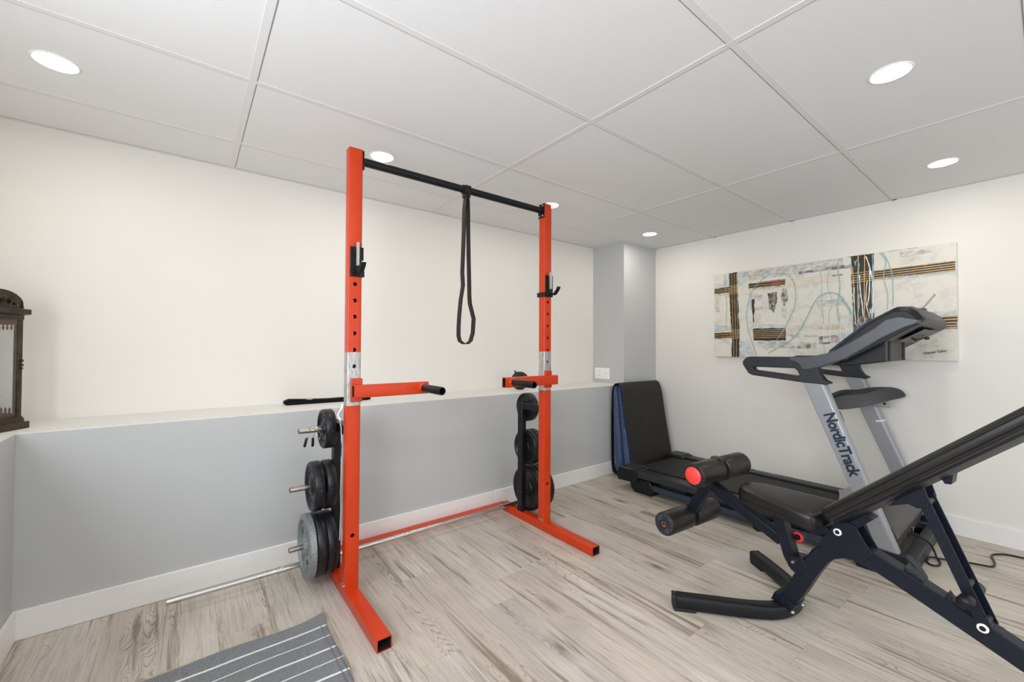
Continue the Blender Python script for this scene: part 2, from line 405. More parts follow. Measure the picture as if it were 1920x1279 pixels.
struct('wall_back', MB().box((XLU-.1, YU, 0), (XR+.1, YU+.1, ZC+.05)), 'wall_white')
struct('wall_right', MB().box((XR, YB-.1, 0), (XR+.1, YU+.1, ZC+.05)), 'wall_white')
VY0, VY1, VZ0, VZ1 = -1.17, 1.27, .93, 1.91
struct('wall_left', MB().box((XLU-.1, YB-.1, 0), (XLU, VY0, ZC+.05)).box((XLU-.1, VY1, 0), (XLU, YU+.1, ZC+.05)).box((XLU-.1, VY0, 0), (XLU, VY1, VZ0)).box((XLU-.1, VY0, VZ1), (XLU, VY1, ZC+.05)), 'wall_white')
f = MB()
for a, b in (((VY0, VZ0), (VY1, VZ0+.05)), ((VY0, VZ1-.05), (VY1, VZ1)), ((VY0, VZ0), (VY0+.05, VZ1)), ((VY1-.05, VZ0), (VY1, VZ1)), ((.03, VZ0), (.07, VZ1))): f.box((XLU-.06, a[0], a[1]), (XLU-.01, b[0], b[1]))
struct('window_1', f, 'trim_white')
# wall behind the camera, with an unseen patio door opening added for fill light
WX0, WX1, WZ0, WZ1 = .2, 3.2, .06, 2.02
w = MB().box((XLU-.1, YB-.1, 0), (WX0, YB, ZC+.05)).box((WX1, YB-.1, 0), (XR+.1, YB, ZC+.05)).box((WX0, YB-.1, 0), (WX1, YB, WZ0)).box((WX0, YB-.1, WZ1), (WX1, YB, ZC+.05))
struct('wall_front', w, 'wall_white')
f = MB()
for a, b in (((WX0, YB-.07, WZ0), (WX1, YB-.02, WZ0+.05)), ((WX0, YB-.07, WZ1-.05), (WX1, YB-.02, WZ1)), ((WX0, YB-.07, WZ0), (WX0+.05, YB-.02, WZ1)), ((WX1-.05, YB-.07, WZ0), (WX1, YB-.02, WZ1)), ((1.675, YB-.07, WZ0), (1.725, YB-.02, WZ1))): f.box(a, b)
struct('added_door_1', f, 'trim_white')
# half-height grey wall with its white ledge, running along the back and the left
lw = MB()
lw.mi = 0; lw.prism([(XL, YB, 0), (XL, YF, 0), (XR, YF, 0), (XR, YU, 0), (XLU, YU, 0), (XLU, YB, 0)], (0, 0, ZL-.004))
struct('wall_half_height', lw, 'wall_grey')
lt = MB().prism([(XL, YB, ZL-.004), (XL, YF, ZL-.004), (XR, YF, ZL-.004), (XR, YU, ZL-.004), (XLU, YU, ZL-.004), (XLU, YB, ZL-.004)], (0, 0, .004))
struct('trim_2', lt, 'ledge_white')
struct('wall_corner_pillar', MB().box((XCOL, YF, ZL), (XR, YU, ZC+.007)), 'wall_grey')
BH, BT = .114, .014
def baseb(name, mb): struct(name, mb, 'trim_white', bevel=.003)
baseb('baseboard_back', MB().box((XL, YF-BT, 0), (1.752, YF, BH)).box((1.7535, YF-BT, 0), (XR, YF, BH)))
baseb('baseboard_left', MB().box((XL, YB, 0), (XL+BT, YF-BT, BH)))
baseb('baseboard_right', MB().box((XR-BT, YB, 0), (XR, YF-BT, BH)))

# ============================================================ downlights
def downlight(x, y, label):
    t = thing('recessed_light', label, 'ceiling light', (x, y, ZC), 'recessed ceiling lights')
    make('trim_ring', MB().lathe((x, y, ZC+.008), (0, 0, -1), [(0, .0555), (.0085, .056), (.0105, .059), (.0085, .064), (.0005, .0655)], 40), 'white_plastic', t, smooth=60)
    make('lens', MB().lathe((x, y, ZC+.008), (0, 0, -1), [(0, .0), (.0075, .0001), (.0075, .0555), (0, .0555)], 40), 'lamp_lens', t)
    l = bpy.data.lights.new('lamp', 'AREA'); l.shape = 'DISK'; l.size = .09; l.energy = LPOW; l.color = LCOL
    o = bpy.data.objects.new('lamp', l); COL.objects.link(o); o.parent = t; o.location = (0, 0, -.006)
seen = {(0, 0): 'round recessed ceiling light nearest the left edge, above the lantern', (1, 0): 'round recessed ceiling light just behind the left upright and pull-up bar',
        (2, 0): 'round recessed ceiling light right beside the top of the far right upright', (3, 0): 'round recessed ceiling light closest to the grey corner pillar',
        (2, 1): 'large round recessed ceiling light at upper right, nearest the viewer', (3, 1): 'round recessed ceiling light close to the right wall, above the painting'}
for i, x in enumerate(LX):
    for j, y in enumerate(LY):
        downlight(x, y, seen.get((i, j), 'round recessed ceiling light in the row outside the picture'))

# ============================================================ wall plate on the pillar
X = XCOL
t = thing('wall_plate', 'white double wall plate with speaker sockets on the grey pillar above the ledge', 'wall plate', (X, 2.727, .893))
make('plate', MB().box((X-.006, 2.634, .838), (X, 2.820, .947)), 'white_plastic', t, bevel=.003)
make('insert', MB().box((X-.009, 2.742, .862), (X-.005, 2.792, .925)), 'white_plastic', t, bevel=.0015)
make('insert', MB().box((X-.009, 2.655, .862), (X-.005, 2.705, .925)), 'white_plastic', t, bevel=.0015)
for yy, zz in ((2.780, .912), (2.754, .912), (2.780, .875), (2.754, .875), (2.680, .893)):
    j = make('socket', MB().lathe((X-.0085, yy, zz), (-1, 0, 0), [(0, .0045), (.003, .004), (.003, .002), (.001, .002), (.001, 0)], 16), 'steel_bolt' if yy < 2.7 else 'label_grey', t)

# ============================================================ power rack
rk = thing('squat_rack', 'orange-red steel squat rack with pull-up bar, dip handles and black plate storage posts', 'squat rack', (1.197, 1.97, 0))
LXS = ((.566, .627), (1.759, 1.820)); PY0, PY1 = 1.943, 1.996
for si, (x0, x1) in enumerate(LXS):
    xc = (x0+x1)/2; yc = (PY0+PY1)/2; inn = 1 if si == 0 else -1
    # upright: hollow tube with adjustment holes, bare steel band
    holes = [.907, 1.055, 1.130, 1.205, 1.281, 1.355, 1.430, 1.505, 1.58, .290]
    cut = MB()
    for z in holes:
        n = 20; r = .0092
        cut.prism([(xc+r*math.cos(2*PI*i/n), PY0-.02, z+r*math.sin(2*PI*i/n)) for i in range(n)], (0, .1, 0))
    up = rect_tube((xc, yc, .05), (xc, yc, 2.050), x1-x0, PY1-PY0, .004, up=(0, 1, 0))
    tb = make('upright', up, ['red_paint', 'bare_steel'], rk, cut=cut, smooth=40)
    # split faces at the bare band
    bm = bmesh.new(); bm.from_mesh(tb.data)
    for z in (.876, 1.119):
        bmesh.ops.bisect_plane(bm, geom=bm.verts[:]+bm.edges[:]+bm.faces[:], plane_co=(0, 0, z), plane_no=(0, 0, 1), dist=1e-5)
    for fc in bm.faces: fc.material_index = 1 if .876 < fc.calc_center_median().z < 1.119 else 0
    bm.to_mesh(tb.data); bm.free()
    make('top_cap', MB().box((x0-.001, PY0-.001, 2.050), (x1+.001, PY1+.001, 2.056)), 'red_paint', rk, bevel=.002)
    # foot tube
    make('foot', rect_tube((xc, 1.546, .025), (xc, 2.395, .025), .059, .05, .004), ['red_paint', 'dark_slot'], rk, smooth=40)
    # base bolts
    for bz, by in ((.068, 1.957), (.068, 1.98)):
        make('bolt', MB().lathe((x0 if si == 1 else x0, by, bz), (-1, 0, 0), [(0, .0075), (.005, .0075), (.007, .005), (.0075, 0)], 12), 'steel_bolt', rk)
    # storage post + arm
    sx0 = x0+.005; sx1 = x0+.042
    make('storage_post', MB().box((sx0, 2.166, .05), (sx1, 2.212, .780)), 'black_metal', rk, bevel=.003)
    make('storage_arm', MB().box((sx0, PY1, .733), (sx1, 2.166, .778)), 'black_metal', rk, bevel=.003)
    # pegs
    for z, L in ((.741, .155), (.470, .190), (.190, .190)):
        a = (sx0 if si == 0 else sx1)
        d = -1 if si == 0 else 1
        make('plate_peg', MB().lathe((a, 2.188, z), (d, 0, 0), [(0, .0125), (L-.002, .0125), (L, .0105), (L, .008), (L-.03, .008), (L-.03, 0)], 20), 'bare_pin', rk)
    # pull-up bar flange with bolts
    fx = x1 if si == 0 else x0
    fl = make('bar_flange', MB().box((min(fx, fx+inn*.006), PY0-.002, 1.965), (max(fx, fx+inn*.006), PY1+.002, 2.052)), 'black_metal', rk, bevel=.002)
    for by, bz in ((PY0+.010, 1.976), (PY1-.010, 1.976), (PY0+.010, 2.040), (PY1-.010, 2.040)):
        make('bolt', MB().lathe((fx+inn*.006, by, bz), (inn, 0, 0), [(0, .006), (.004, .006), (.006, .004), (.006, 0)], 10), 'steel_bolt', fl)
    # j-hook
    hx = xc+.004
    jh = make('bar_hook', MB().box((x0-.002+.008, PY0-.010, 1.472), (x1+.004, PY0, 1.600)).box((x0+.006 if si == 0 else x0-.008, PY0-.012, 1.464), (x1+.008 if si == 0 else x1+.002, PY1+.008, 1.492)), 'black_metal', rk, bevel=.002)
    # hook arm bending up at the end, reaching towards the lifter
    hk = MB(); hk.sweep([(hx+.004, PY0-.006, 1.478), (hx+.004, PY0-.055, 1.478), (hx+.004, PY0-.078, 1.500), (hx+.004, PY0-.092, 1.520)], [(-.011, -.006), (.011, -.006), (.011, .006), (-.011, .006)])
    make('hook_arm', hk, 'black_metal', jh, bevel=.002)
    make('liner', MB().box((hx-.004, PY0-.030, 1.512), (hx+.006, PY0-.010, 1.618)), 'label_grey', jh, bevel=.002)
    make('spring_coil', MB().tube([(x0+.018+.004*math.cos(i*1.3), PY0-.014+.004*math.sin(i*1.3), 1.478+.0016*i) for i in range(72)], .0026, 6), 'black_grip', jh, smooth=80)
    # dip handle: bracket, arm and grip
    bx = (x0+.014, x1+.004) if si == 0 else (x0-.002, x1-.006)
    make('dip_bracket', MB().box((bx[0], PY0-.014, .893), (bx[1], PY0-.001, 1.000)), 'red_paint', rk, bevel=.003)
    if si == 0: arm = rect_tube((.584, 1.912, .943), (.945, 1.912, .943), .035, .058, .0035)
    else: arm = rect_tube((1.834, 1.912, .943), (1.424, 1.912, .943), .035, .058, .0035)
    make('dip_arm', arm, ['red_paint', 'dark_slot'], rk, smooth=40)
    gx = .915 if si == 0 else 1.470
    make('weld', MB().lathe((gx, 1.895, .943), (0, -1, 0), [(0, .027), (.006, .0265), (.014, .021), (.016, .019)], 24), 'red_paint', rk)
    make('dip_grip', MB().lathe((gx, 1.885, .943), (0, -1, 0), [(0, .0195), (.183, .0195), (.186, .018), (.186, .015), (.14, .015), (.14, 0)], 28), 'black_grip', rk)
make('rear_crossbar', MB().box((.566, 2.396, 0), (1.820, 2.450, .030)), 'red_paint', rk, bevel=.004)
make('pull_up_bar', MB().tube([(.633, 1.970, 2.012), (1.753, 1.970, 2.012)], .0195, 28), 'black_metal', rk)

# ---- resistance band looped over the pull-up bar
bp = [(1.196, 1.990), (1.186, 1.90), (1.184, 1.783), (1.180, 1.66), (1.176, 1.553), (1.181, 1.481), (1.174, 1.44), (1.167, 1.403), (1.159, 1.32), (1.155, 1.252), (1.155, 1.205), (1.163, 1.178), (1.186, 1.163), (1.211, 1.164), (1.232, 1.18), (1.246, 1.225), (1.251, 1.302), (1.238, 1.345), (1.226, 1.384), (1.222, 1.43), (1.221, 1.484), (1.216, 1.64), (1.212, 1.788), (1.210, 1.90), (1.204, 1.990)]
bd = MB().sweep([(x, 1.966, z) for x, z in bp], [(-.0030, -.017), (.0030, -.017), (.0030, .017), (-.0030, .017)], up=(0, 1, 0))
o = thing('resistance_band', 'black rubber resistance band looped over the pull-up bar and hanging down', 'resistance band', (1.2, 1.97, 1.16))
make('strap', bd, 'band_rubber', o, smooth=50)
lp = MB()
lp.lathe((1.176, 1.970, 2.012), (1, 0, 0), [(0, .0198), (0, .0245), (.046, .0245), (.046, .0198)], 28)
lp.box((1.181, 1.943, 1.985), (1.217, 1.950, 2.030)).box((1.183, 1.948, 1.968), (1.215, 1.985, 1.989))
make('hitch_loop', lp, 'band_rubber', o, bevel=.001)
make('size_label', MB().sweep([(1.2075, 1.9535, 1.972), (1.2105, 1.9535, 1.955), (1.2115, 1.9535, 1.920)], [(-.006, -.0004), (.006, -.0004), (.006, .0004), (-.006, .0004)], up=(0, 1, 0)), 'label_grey', o)

# ============================================================ weight plates
def plate(x, z, r, th, d, style, label, group, y=2.188, hole=.0135):
    """x: inner face, d: direction (+1/-1) along x in which the disc's outer face looks"""
    o = thing('weight_plate', label, 'weight plate', (x+d*th/2, y, z-r), group)
    c = (x, y, z); ax = (d, 0, 0); e = .006
    if style == 'rubber':
        pr = [(.004, hole), (.004, .30*r), (.012, .34*r), (.012, .78*r), (.002, .84*r), (0, .88*r), (0, r-e), (e, r), (th-e, r), (th, r-e), (th, .88*r), (th-.002, .84*r), (th-.010, .78*r), (th-.010, .36*r), (th-.003, .31*r), (th-.003, hole), (.004, hole)]
        make('hub', MB().lathe(c, ax, [(th-.004, hole), (th+.001, hole), (th+.001, .20*r), (th-.001, .23*r), (th-.004, .23*r)], 32), 'charcoal_plastic', o)
        b = MB().lathe(c, ax, pr, 56); b.mi = 1
        for i in range(12):
            a = 2*PI*i/12+.2; q = Vector((x+d*(th-.009), y+.62*r*math.cos(a), z+.62*r*math.sin(a)))
            tdir = Vector((0, -math.sin(a), math.cos(a)))
            b.beam(q-tdir*.06*r, q+tdir*.06*r, .004, .05*r, up=(d, 0, 0))
        make('disc', b, ['plate_rubber', 'charcoal_plastic'], o, smooth=50)
        # round plug in the rim that faces the room
        a = math.radians(176); q = Vector((x+d*th/2, y+(r)*math.cos(a), z+r*math.sin(a))); nn = Vector((0, math.cos(a), math.sin(a)))
        make('rim_plug', MB().lathe(q, nn, [(-.002, 0), (.0006, .0001), (.0006, .0110), (.0022, .0120), (.0006, .0130), (-.002, .0130)], 20), 'plate_rubber', o)
    else:
        # cast plate with five oval openings between rim and hub
        n = 60; outer = [(x, y+r*math.cos(2*PI*i/n), z+r*math.sin(2*PI*i/n)) for i in range(n)]
        hs = [[(x, y+hole*math.cos(2*PI*i/20), z+hole*math.sin(2*PI*i/20)) for i in range(20)]]
        for k in range(5):
            a0 = 2*PI*k/5+.45; L = []
            for i in range(18):
                q = 2*PI*i/18; rr = r*(.56+.175*math.cos(q)); aa = a0+.40*math.sin(q); L.append((x, y+rr*math.cos(aa), z+rr*math.sin(aa)))
            hs.append(L)
        web = MB().prism(outer, (d*(th-.014), 0, 0), hs)
        for v in web.v: v.x += d*.004
        make('web', web, 'galvanised', o, bevel=.002, smooth=25)
        make('rim', MB().lathe(c, ax, [(0, .80*r), (0, r-.004), (.004, r+.001), (th-.004, r+.001), (th, r-.004), (th, .83*r), (th-.009, .80*r), (0, .80*r)], 60), 'galvanised', o, smooth=50)
        make('hub', MB().lathe(c, ax, [(0, hole), (th+.002, hole), (th+.002, .24*r), (th-.008, .30*r), (0, .30*r), (0, hole)], 40), 'galvanised', o, smooth=40)
GL, GR = 'weight plates on the left storage pegs', 'weight plates on the right storage pegs'
plate(.568, .741-.000, .095, .050, -1, 'rubber', 'small black weight plate alone on the top peg of the left storage post', GL)
plate(.568, .470, .116, .045, -1, 'rubber', 'medium black weight plate on the left middle peg, against the storage post', GL)
plate(.515, .470, .117, .047, -1, 'rubber', 'medium black weight plate on the left middle peg, outer one with the peg poking out', GL)
plate(.5655, .190, .146, .044, -1, 'rubber', 'large black weight plate on the left bottom peg, innermost beside the storage post', GL)
plate(.521, .190, .147, .044, -1, 'rubber', 'large black weight plate on the left bottom peg, middle one behind the grey plate', GL)
plate(.476, .190, .148, .032, -1, 'cast', 'large speckled grey cast weight plate, outermost on the left bottom peg', GL)
plate(1.804, .741, .095, .050, 1, 'rubber', 'small black weight plate on the top peg behind the right upright', GR)
plate(1.804, .470, .117, .045, 1, 'rubber', 'medium black weight plate on the right middle peg, nearest its storage post', GR)
plate(1.852, .470, .116, .045, 1, 'rubber', 'medium black weight plate on the right middle peg, further from its storage post', GR)
plate(1.8205, .190, .148, .044, 1, 'rubber', 'large black weight plate on the right bottom peg, nearest its storage post', GR)
plate(1.866, .190, .147, .044, 1, 'rubber', 'large black weight plate on the right bottom peg, second from its storage post', GR)
plate(1.911, .190, .147, .040, 1, 'rubber', 'large black weight plate, outermost on the right bottom peg, peeking past the right upright', GR)

# ---- spring clips on the top left peg
cl = thing('spring_clip', 'steel spring clip with two black rubber grips on the top left peg', 'bar clip', (.475, 2.188, .741))
co_ = MB(); co_.tube([(.490-.0009*i, 2.188+.0152*math.cos(i*.55), .741+.0152*math.sin(i*.55)) for i in range(46)], .0017, 6)
make('coil', co_, 'chrome', cl, smooth=80)
for xa, xb, za, ya in ((.470, .452, .700, 2.185), (.483, .480, .697, 2.188)):
    make('wire', MB().tube([(xa, 2.176, .729), ((xa+xb)/2, 2.174, .717), (xb+.2*(xa-xb), ya, .705)], .0016, 6), 'chrome', cl)
    d = (Vector((xb-(xa-xb)*.6, ya-.004, za-.036))-Vector((xb, ya, za+.006))); L = d.length
    make('grip', MB().lathe((xb, ya, za+.006), d, [(0, 0), (0, .0045), (.002, .006), (L-.004, .0062), (L, .004), (L, 0)], 14), 'black_grip', cl)
c2 = thing('spring_clip', 'bare steel spring clip tight against the small plate on the top left peg', 'bar clip', (.508, 2.188, .741))
make('coil', MB().tube([(.514-.0008*i, 2.188+.0152*math.cos(i*.6), .741+.0152*math.sin(i*.6)) for i in range(18)], .0017, 6), 'chrome', c2, smooth=80)
make('wire', MB().tube([(.5135, 2.178, .729), (.5125, 2.182, .710), (.508, 2.180, .694), (.500, 2.180, .700), (.499, 2.183, .722)], .0015, 6), 'chrome', c2, smooth=80)

# ---- barbell lying across the feet
BY, BZ = 2.289, .0635
bb = thing('barbell', 'long chrome barbell lying across the rack feet in front of the baseboard', 'barbell', (1.02, BY, BZ-.0125))
make('shaft', MB().lathe((-.062, BY, BZ), (1, 0, 0), [(0, 0), (0, .011), (.002, .0125), (2.12, .0125), (2.122, .011), (2.122, 0)], 24), 'chrome', bb)
for x, d in ((.350, 1), (1.700, -1)):
    make('collar', MB().lathe((x, BY, BZ), (d, 0, 0), [(0, .0126), (0, .016), (.001, .0182), (.007, .0182), (.0085, .015), (.040, .0142), (.0405, .0126)], 24), 'chrome', bb)

# ---- white cord hanging behind the left upright
wc = thing('jump_rope', 'white handled cord hanging behind the left orange upright', 'jump rope', (.6, 2.14, .786))
make('handle', MB().tube([(.601, 2.12, .866), (.592, 2.12, .838), (.583, 2.122, .824), (.578, 2.124, .812), (.580, 2.118, .796), (.586, 2.105, .787)], .0062, 10), 'white_plastic', wc, smooth=80)
make('cord', MB().tube([(.586, 2.105, .787), (.570, 2.06, .783), (.5635, 2.02, .77), (.5625, 2.005, .70), (.560, 2.00, .64), (.563, 2.01, .56), (.561, 2.01, .47), (.5635, 2.01, .38), (.562, 2.02, .25)], .0022, 8), 'rope_grey', wc, smooth=80)

# ---- strap on the ledge
o = thing('folded_strap', 'black folded lifting strap lying on the white ledge behind the left upright', 'strap', (.68, 2.745, .8))
pts = [(.455, .8035), (.70, .8035), (.92, .8035), (.935, .810), (.93, .820), (.85, .823), (.68, .821), (.56, .825), (.47, .831), (.447, .822), (.444, .812), (.452, .8045)]
make('webbing', MB().sweep([(x, 2.748-.035*(x-.45), z) for x, z in pts], [(-.0028, -.024), (.0028, -.024), (.0028, .024), (-.0028, .024)], up=(0, 1, 0)), 'strap_black', o, smooth=50, bevel=.001)
make('padding', MB().sweep([(.452, 2.748, .8145), (.60, 2.743, .8145), (.928, 2.732, .8130)], [(-.0085, -.023), (.0085, -.023), (.0085, .023), (-.0085, .023)], up=(0, 1, 0)), 'strap_black', o, bevel=.005, seg=3)
make('buckle', MB().box((.562, 2.716, .8265), (.592, 2.772, .8295)), 'label_grey', o, bevel=.001)

# ---- small wheel with tabs on the ledge
wx, wy, wz = 2.142, 2.66, .874
o = thing('locking_wheel', 'black ribbed round wheel with small tabs standing on the ledge behind the right dip handle', 'wheel', (wx, wy, .8))
v = Vector((-.45, -.89, 0)).normalized()
make('rim', MB().lathe((wx, wy, wz), v, [(-.014, .030), (-.016, .050), (-.014, .068), (-.008, .0735), (.008, .0735), (.014, .068), (.016, .050), (.012, .030), (-.014, .030)], 48), 'plate_rubber', o, smooth=50)
make('hub', MB().lathe((wx, wy, wz), v, [(-.022, 0), (-.022, .012), (-.016, .03), (.012, .03), (.016, .02), (.024, .014), (.024, 0)], 28), 'charcoal_plastic', o)
sdv = v.cross(Vector((0, 0, 1))).normalized()
for a, kk in ((118, 1), (288, 1)):
    d = sdv*math.cos(math.radians(a))*-1+Vector((0, 0, 1))*math.sin(math.radians(a)); p = Vector((wx, wy, wz))
    if kk: make('tab', MB().beam(p+d*.060, p+d*(.092 if a < 200 else .0765), .014, .016, up=v), 'plate_rubber', o, bevel=.003)

# ============================================================ lantern on the ledge in the corner
A0 = Vector((-.521, 2.612, .800)); d1 = Vector((-.52, -.854, 0)).normalized(); n1 = Vector((.854, -.52, 0)).normalized()
W_ = .205; LC = A0+d1*W_/2-n1*W_/2
ln = thing('lantern', 'tall dark bronze candle lantern with clear glass standing in the left corner of the ledge', 'lantern', (LC.x, LC.y, .8))
def sq(h, z): return [LC+d1*a*h+n1*b*h+Vector((0, 0, z-.8)) for a, b in ((-1, -1), (1, -1), (1, 1), (-1, 1))]
def slab(name, levels, mat='lantern_bronze', par=None, **k): return make(name, MB().loft([sq(h, z) for h, z in levels]), mat, par or ln, **k)
slab('base', [(.1025, .8005), (.1025, .8285), (.099, .829), (.092, .829), (.092, .845)], bevel=.002)
slab('base_rail', [(.088, .845), (.088, .852)])
slab('cap', [(.088, 1.248), (.088, 1.268), (.097, 1.27), (.102, 1.272), (.102, 1.292), (.094, 1.294), (.086, 1.296)], bevel=.002)
H = .086
for a, b in ((-1, -1), (1, -1), (1, 1), (-1, 1)):
    p = LC+d1*a*(H-.009)+n1*b*(H-.009)
    make('corner_post', MB().sweep([(p.x, p.y, .845), (p.x, p.y, 1.25)], [(-.009, -.009), (.009, -.009), (.009, .009), (-.009, .009)], up=d1), 'lantern_bronze', ln, bevel=.001)
for s_, ax_, ot in ((1, n1, d1), (-1, n1, d1), (1, d1, n1), (-1, d1, n1)):
    c_ = LC+ax_*s_*(H-.004); w_ = H-.018
    make('glass_pane', MB().prism([c_-ot*w_+Vector((0, 0, .052)), c_+ot*w_+Vector((0, 0, .052)), c_+ot*w_+Vector((0, 0, .448)), c_-ot*w_+Vector((0, 0, .448))], ax_*.0015), 'clear_pane', ln)
    # rail with a fretwork row of small crosses, above and below
    for zb, sg in ((.845, 1), (1.248, -1)):
        fr = [c_-ot*w_+Vector((0, 0, zb-.8)), c_+ot*w_+Vector((0, 0, zb-.8)), c_+ot*w_+Vector((0, 0, zb-.8+sg*.018))]
        nn = 9; st_ = 2*w_/nn
        for i in range(nn):
            u0 = w_-i*st_
            for du, dz in ((.12, .018), (.38, .026), (.40, .030), (.22, .032), (.22, .037), (.36, .037), (.5, .044), (.64, .037), (.78, .037), (.78, .032), (.60, .030), (.62, .026), (.88, .018)):
                fr.append(c_+ot*(u0-du*st_)+Vector((0, 0, zb-.8+sg*dz)))
        fr.append(c_-ot*w_+Vector((0, 0, zb-.8+sg*.018)))
        make('fretwork', MB().prism(fr, ax_*-.002), 'lantern_inner', ln)
    # arched pediment with scroll openings
    hw = .088; ar = [c_+ot*(-hw)+Vector((0, 0, .4955)), c_+ot*hw+Vector((0, 0, .4955))]
    for i in range(17):
        q = i/16; a = PI*q; ar.append(c_+ot*(hw*math.cos(a)*.985)+Vector((0, 0, .505+.062*math.sin(a)**.8)))
    hl = []
    for cx_, cz_, rx_, rz_ in ((0, .522, .020, .012), (.032, .520, .010, .010), (-.032, .520, .010, .010), (.052, .512, .007, .006), (-.052, .512, .007, .006), (.066, .508, .005, .004), (-.066, .508, .005, .004), (.022, .541, .011, .004), (-.022, .541, .011, .004), (.044, .531, .008, .0035), (-.044, .531, .008, .0035)):
        hl.append([c_+ot*(cx_+rx_*math.cos(2*PI*i/12))+Vector((0, 0, cz_+rz_*math.sin(2*PI*i/12))) for i in range(12)])
    make('pediment', MB().prism(ar, ax_*-.003, hl), 'lantern_bronze', ln)
slab('dome', [(.076, .4955+.8), (.072, 1.325), (.058, 1.35), (.036, 1.368), (.012, 1.378), (.006, 1.40)], smooth=60)
make('hanging_ring', MB().tube([LC+d1*.022*math.cos(2*PI*i/20)+Vector((0, 0, .618+.022*math.sin(2*PI*i/20))) for i in range(20)], .003, 8, closed=True), 'lantern_bronze', ln, smooth=80)
fc = LC+n1*0
make('candle_hanger', MB().tube([fc+Vector((0, 0, .448)), fc+Vector((0, 0, .182)), fc+d1*-.034+Vector((0, 0, .155)), fc+d1*-.034+Vector((0, 0, .110)), fc+d1*-.030+Vector((0, 0, .108))], .0013, 6).tube([fc+Vector((0, 0, .182)), fc+d1*.034+Vector((0, 0, .155)), fc+d1*.034+Vector((0, 0, .110))], .0013, 6), 'lantern_bronze', ln, smooth=60)
make('candle_dish', MB().lathe(fc+Vector((0, 0, .106)), (0, 0, 1), [(0, 0), (0, .032), (.003, .035), (.014, .036), (.014, .034), (.004, .032), (.003, 0)], 28), 'candle_dish', ln)
hp = LC+d1*-(H-.006)+n1*H
make('latch', MB().box((-.005, -.003, 0), (.005, .003, .010)).box((-.005, -.003, -.018), (.005, .003, -.008)).box((-.004, -.003, -.030), (.004, .003, -.023)), 'lantern_bronze', ln, bevel=.001, loc=(0, 0, 0))
lt_ = [o_ for o_ in ln.children if o_.name == 'latch'][0]; lt_.location = Vector((hp.x, hp.y, 1.075))-Vector(ln['_w'])+n1*.003; lt_.rotation_euler = (0, 0, math.atan2(d1.y, d1.x))

# ============================================================ rug
rg_ = MB(); NX, NY = 26, 22; x0, x1, y0, y1 = -1.02*0-.50, .462, 1.899, 1.05
vs = []
for j in range(NY+1):
    for i in range(NX+1):
        x = x0+(x1-x0)*i/NX; y = y0+(y1-y0)*j/NY
        z = .0045+.0012*math.sin(x*21+y*9)+.001*math.sin(y*31-x*7)
        if i >= NX-1 and j <= 1: z += .012*(1 if (i == NX and j == 0) else .35)
        vs.append((x+.004*math.sin(y*17)*(i == NX), y+.004*math.sin(x*15)*(j == 0)+(.001 if j else 0), z))
fs = [(j*(NX+1)+i, j*(NX+1)+i+1, (j+1)*(NX+1)+i+1, (j+1)*(NX+1)+i) for j in range(NY) for i in range(NX)]
rg_.add(vs, fs)
rug = make('striped_rug', rg_, 'rug_weave', None, loc=(x1, y0, 0), smooth=90, solid=.004)
tag(rug, 'charcoal grey woven rug with thin white stripes at the lower left', 'rug')
hem = MB().box((x1-.024, y1, .0068), (x1-.0215, y0-.004, .0078)).box((x1-.006, y1, .0068), (x1-.004, y0-.004, .0085))
hm = make('hem', hem, 'hem_grey', rug)

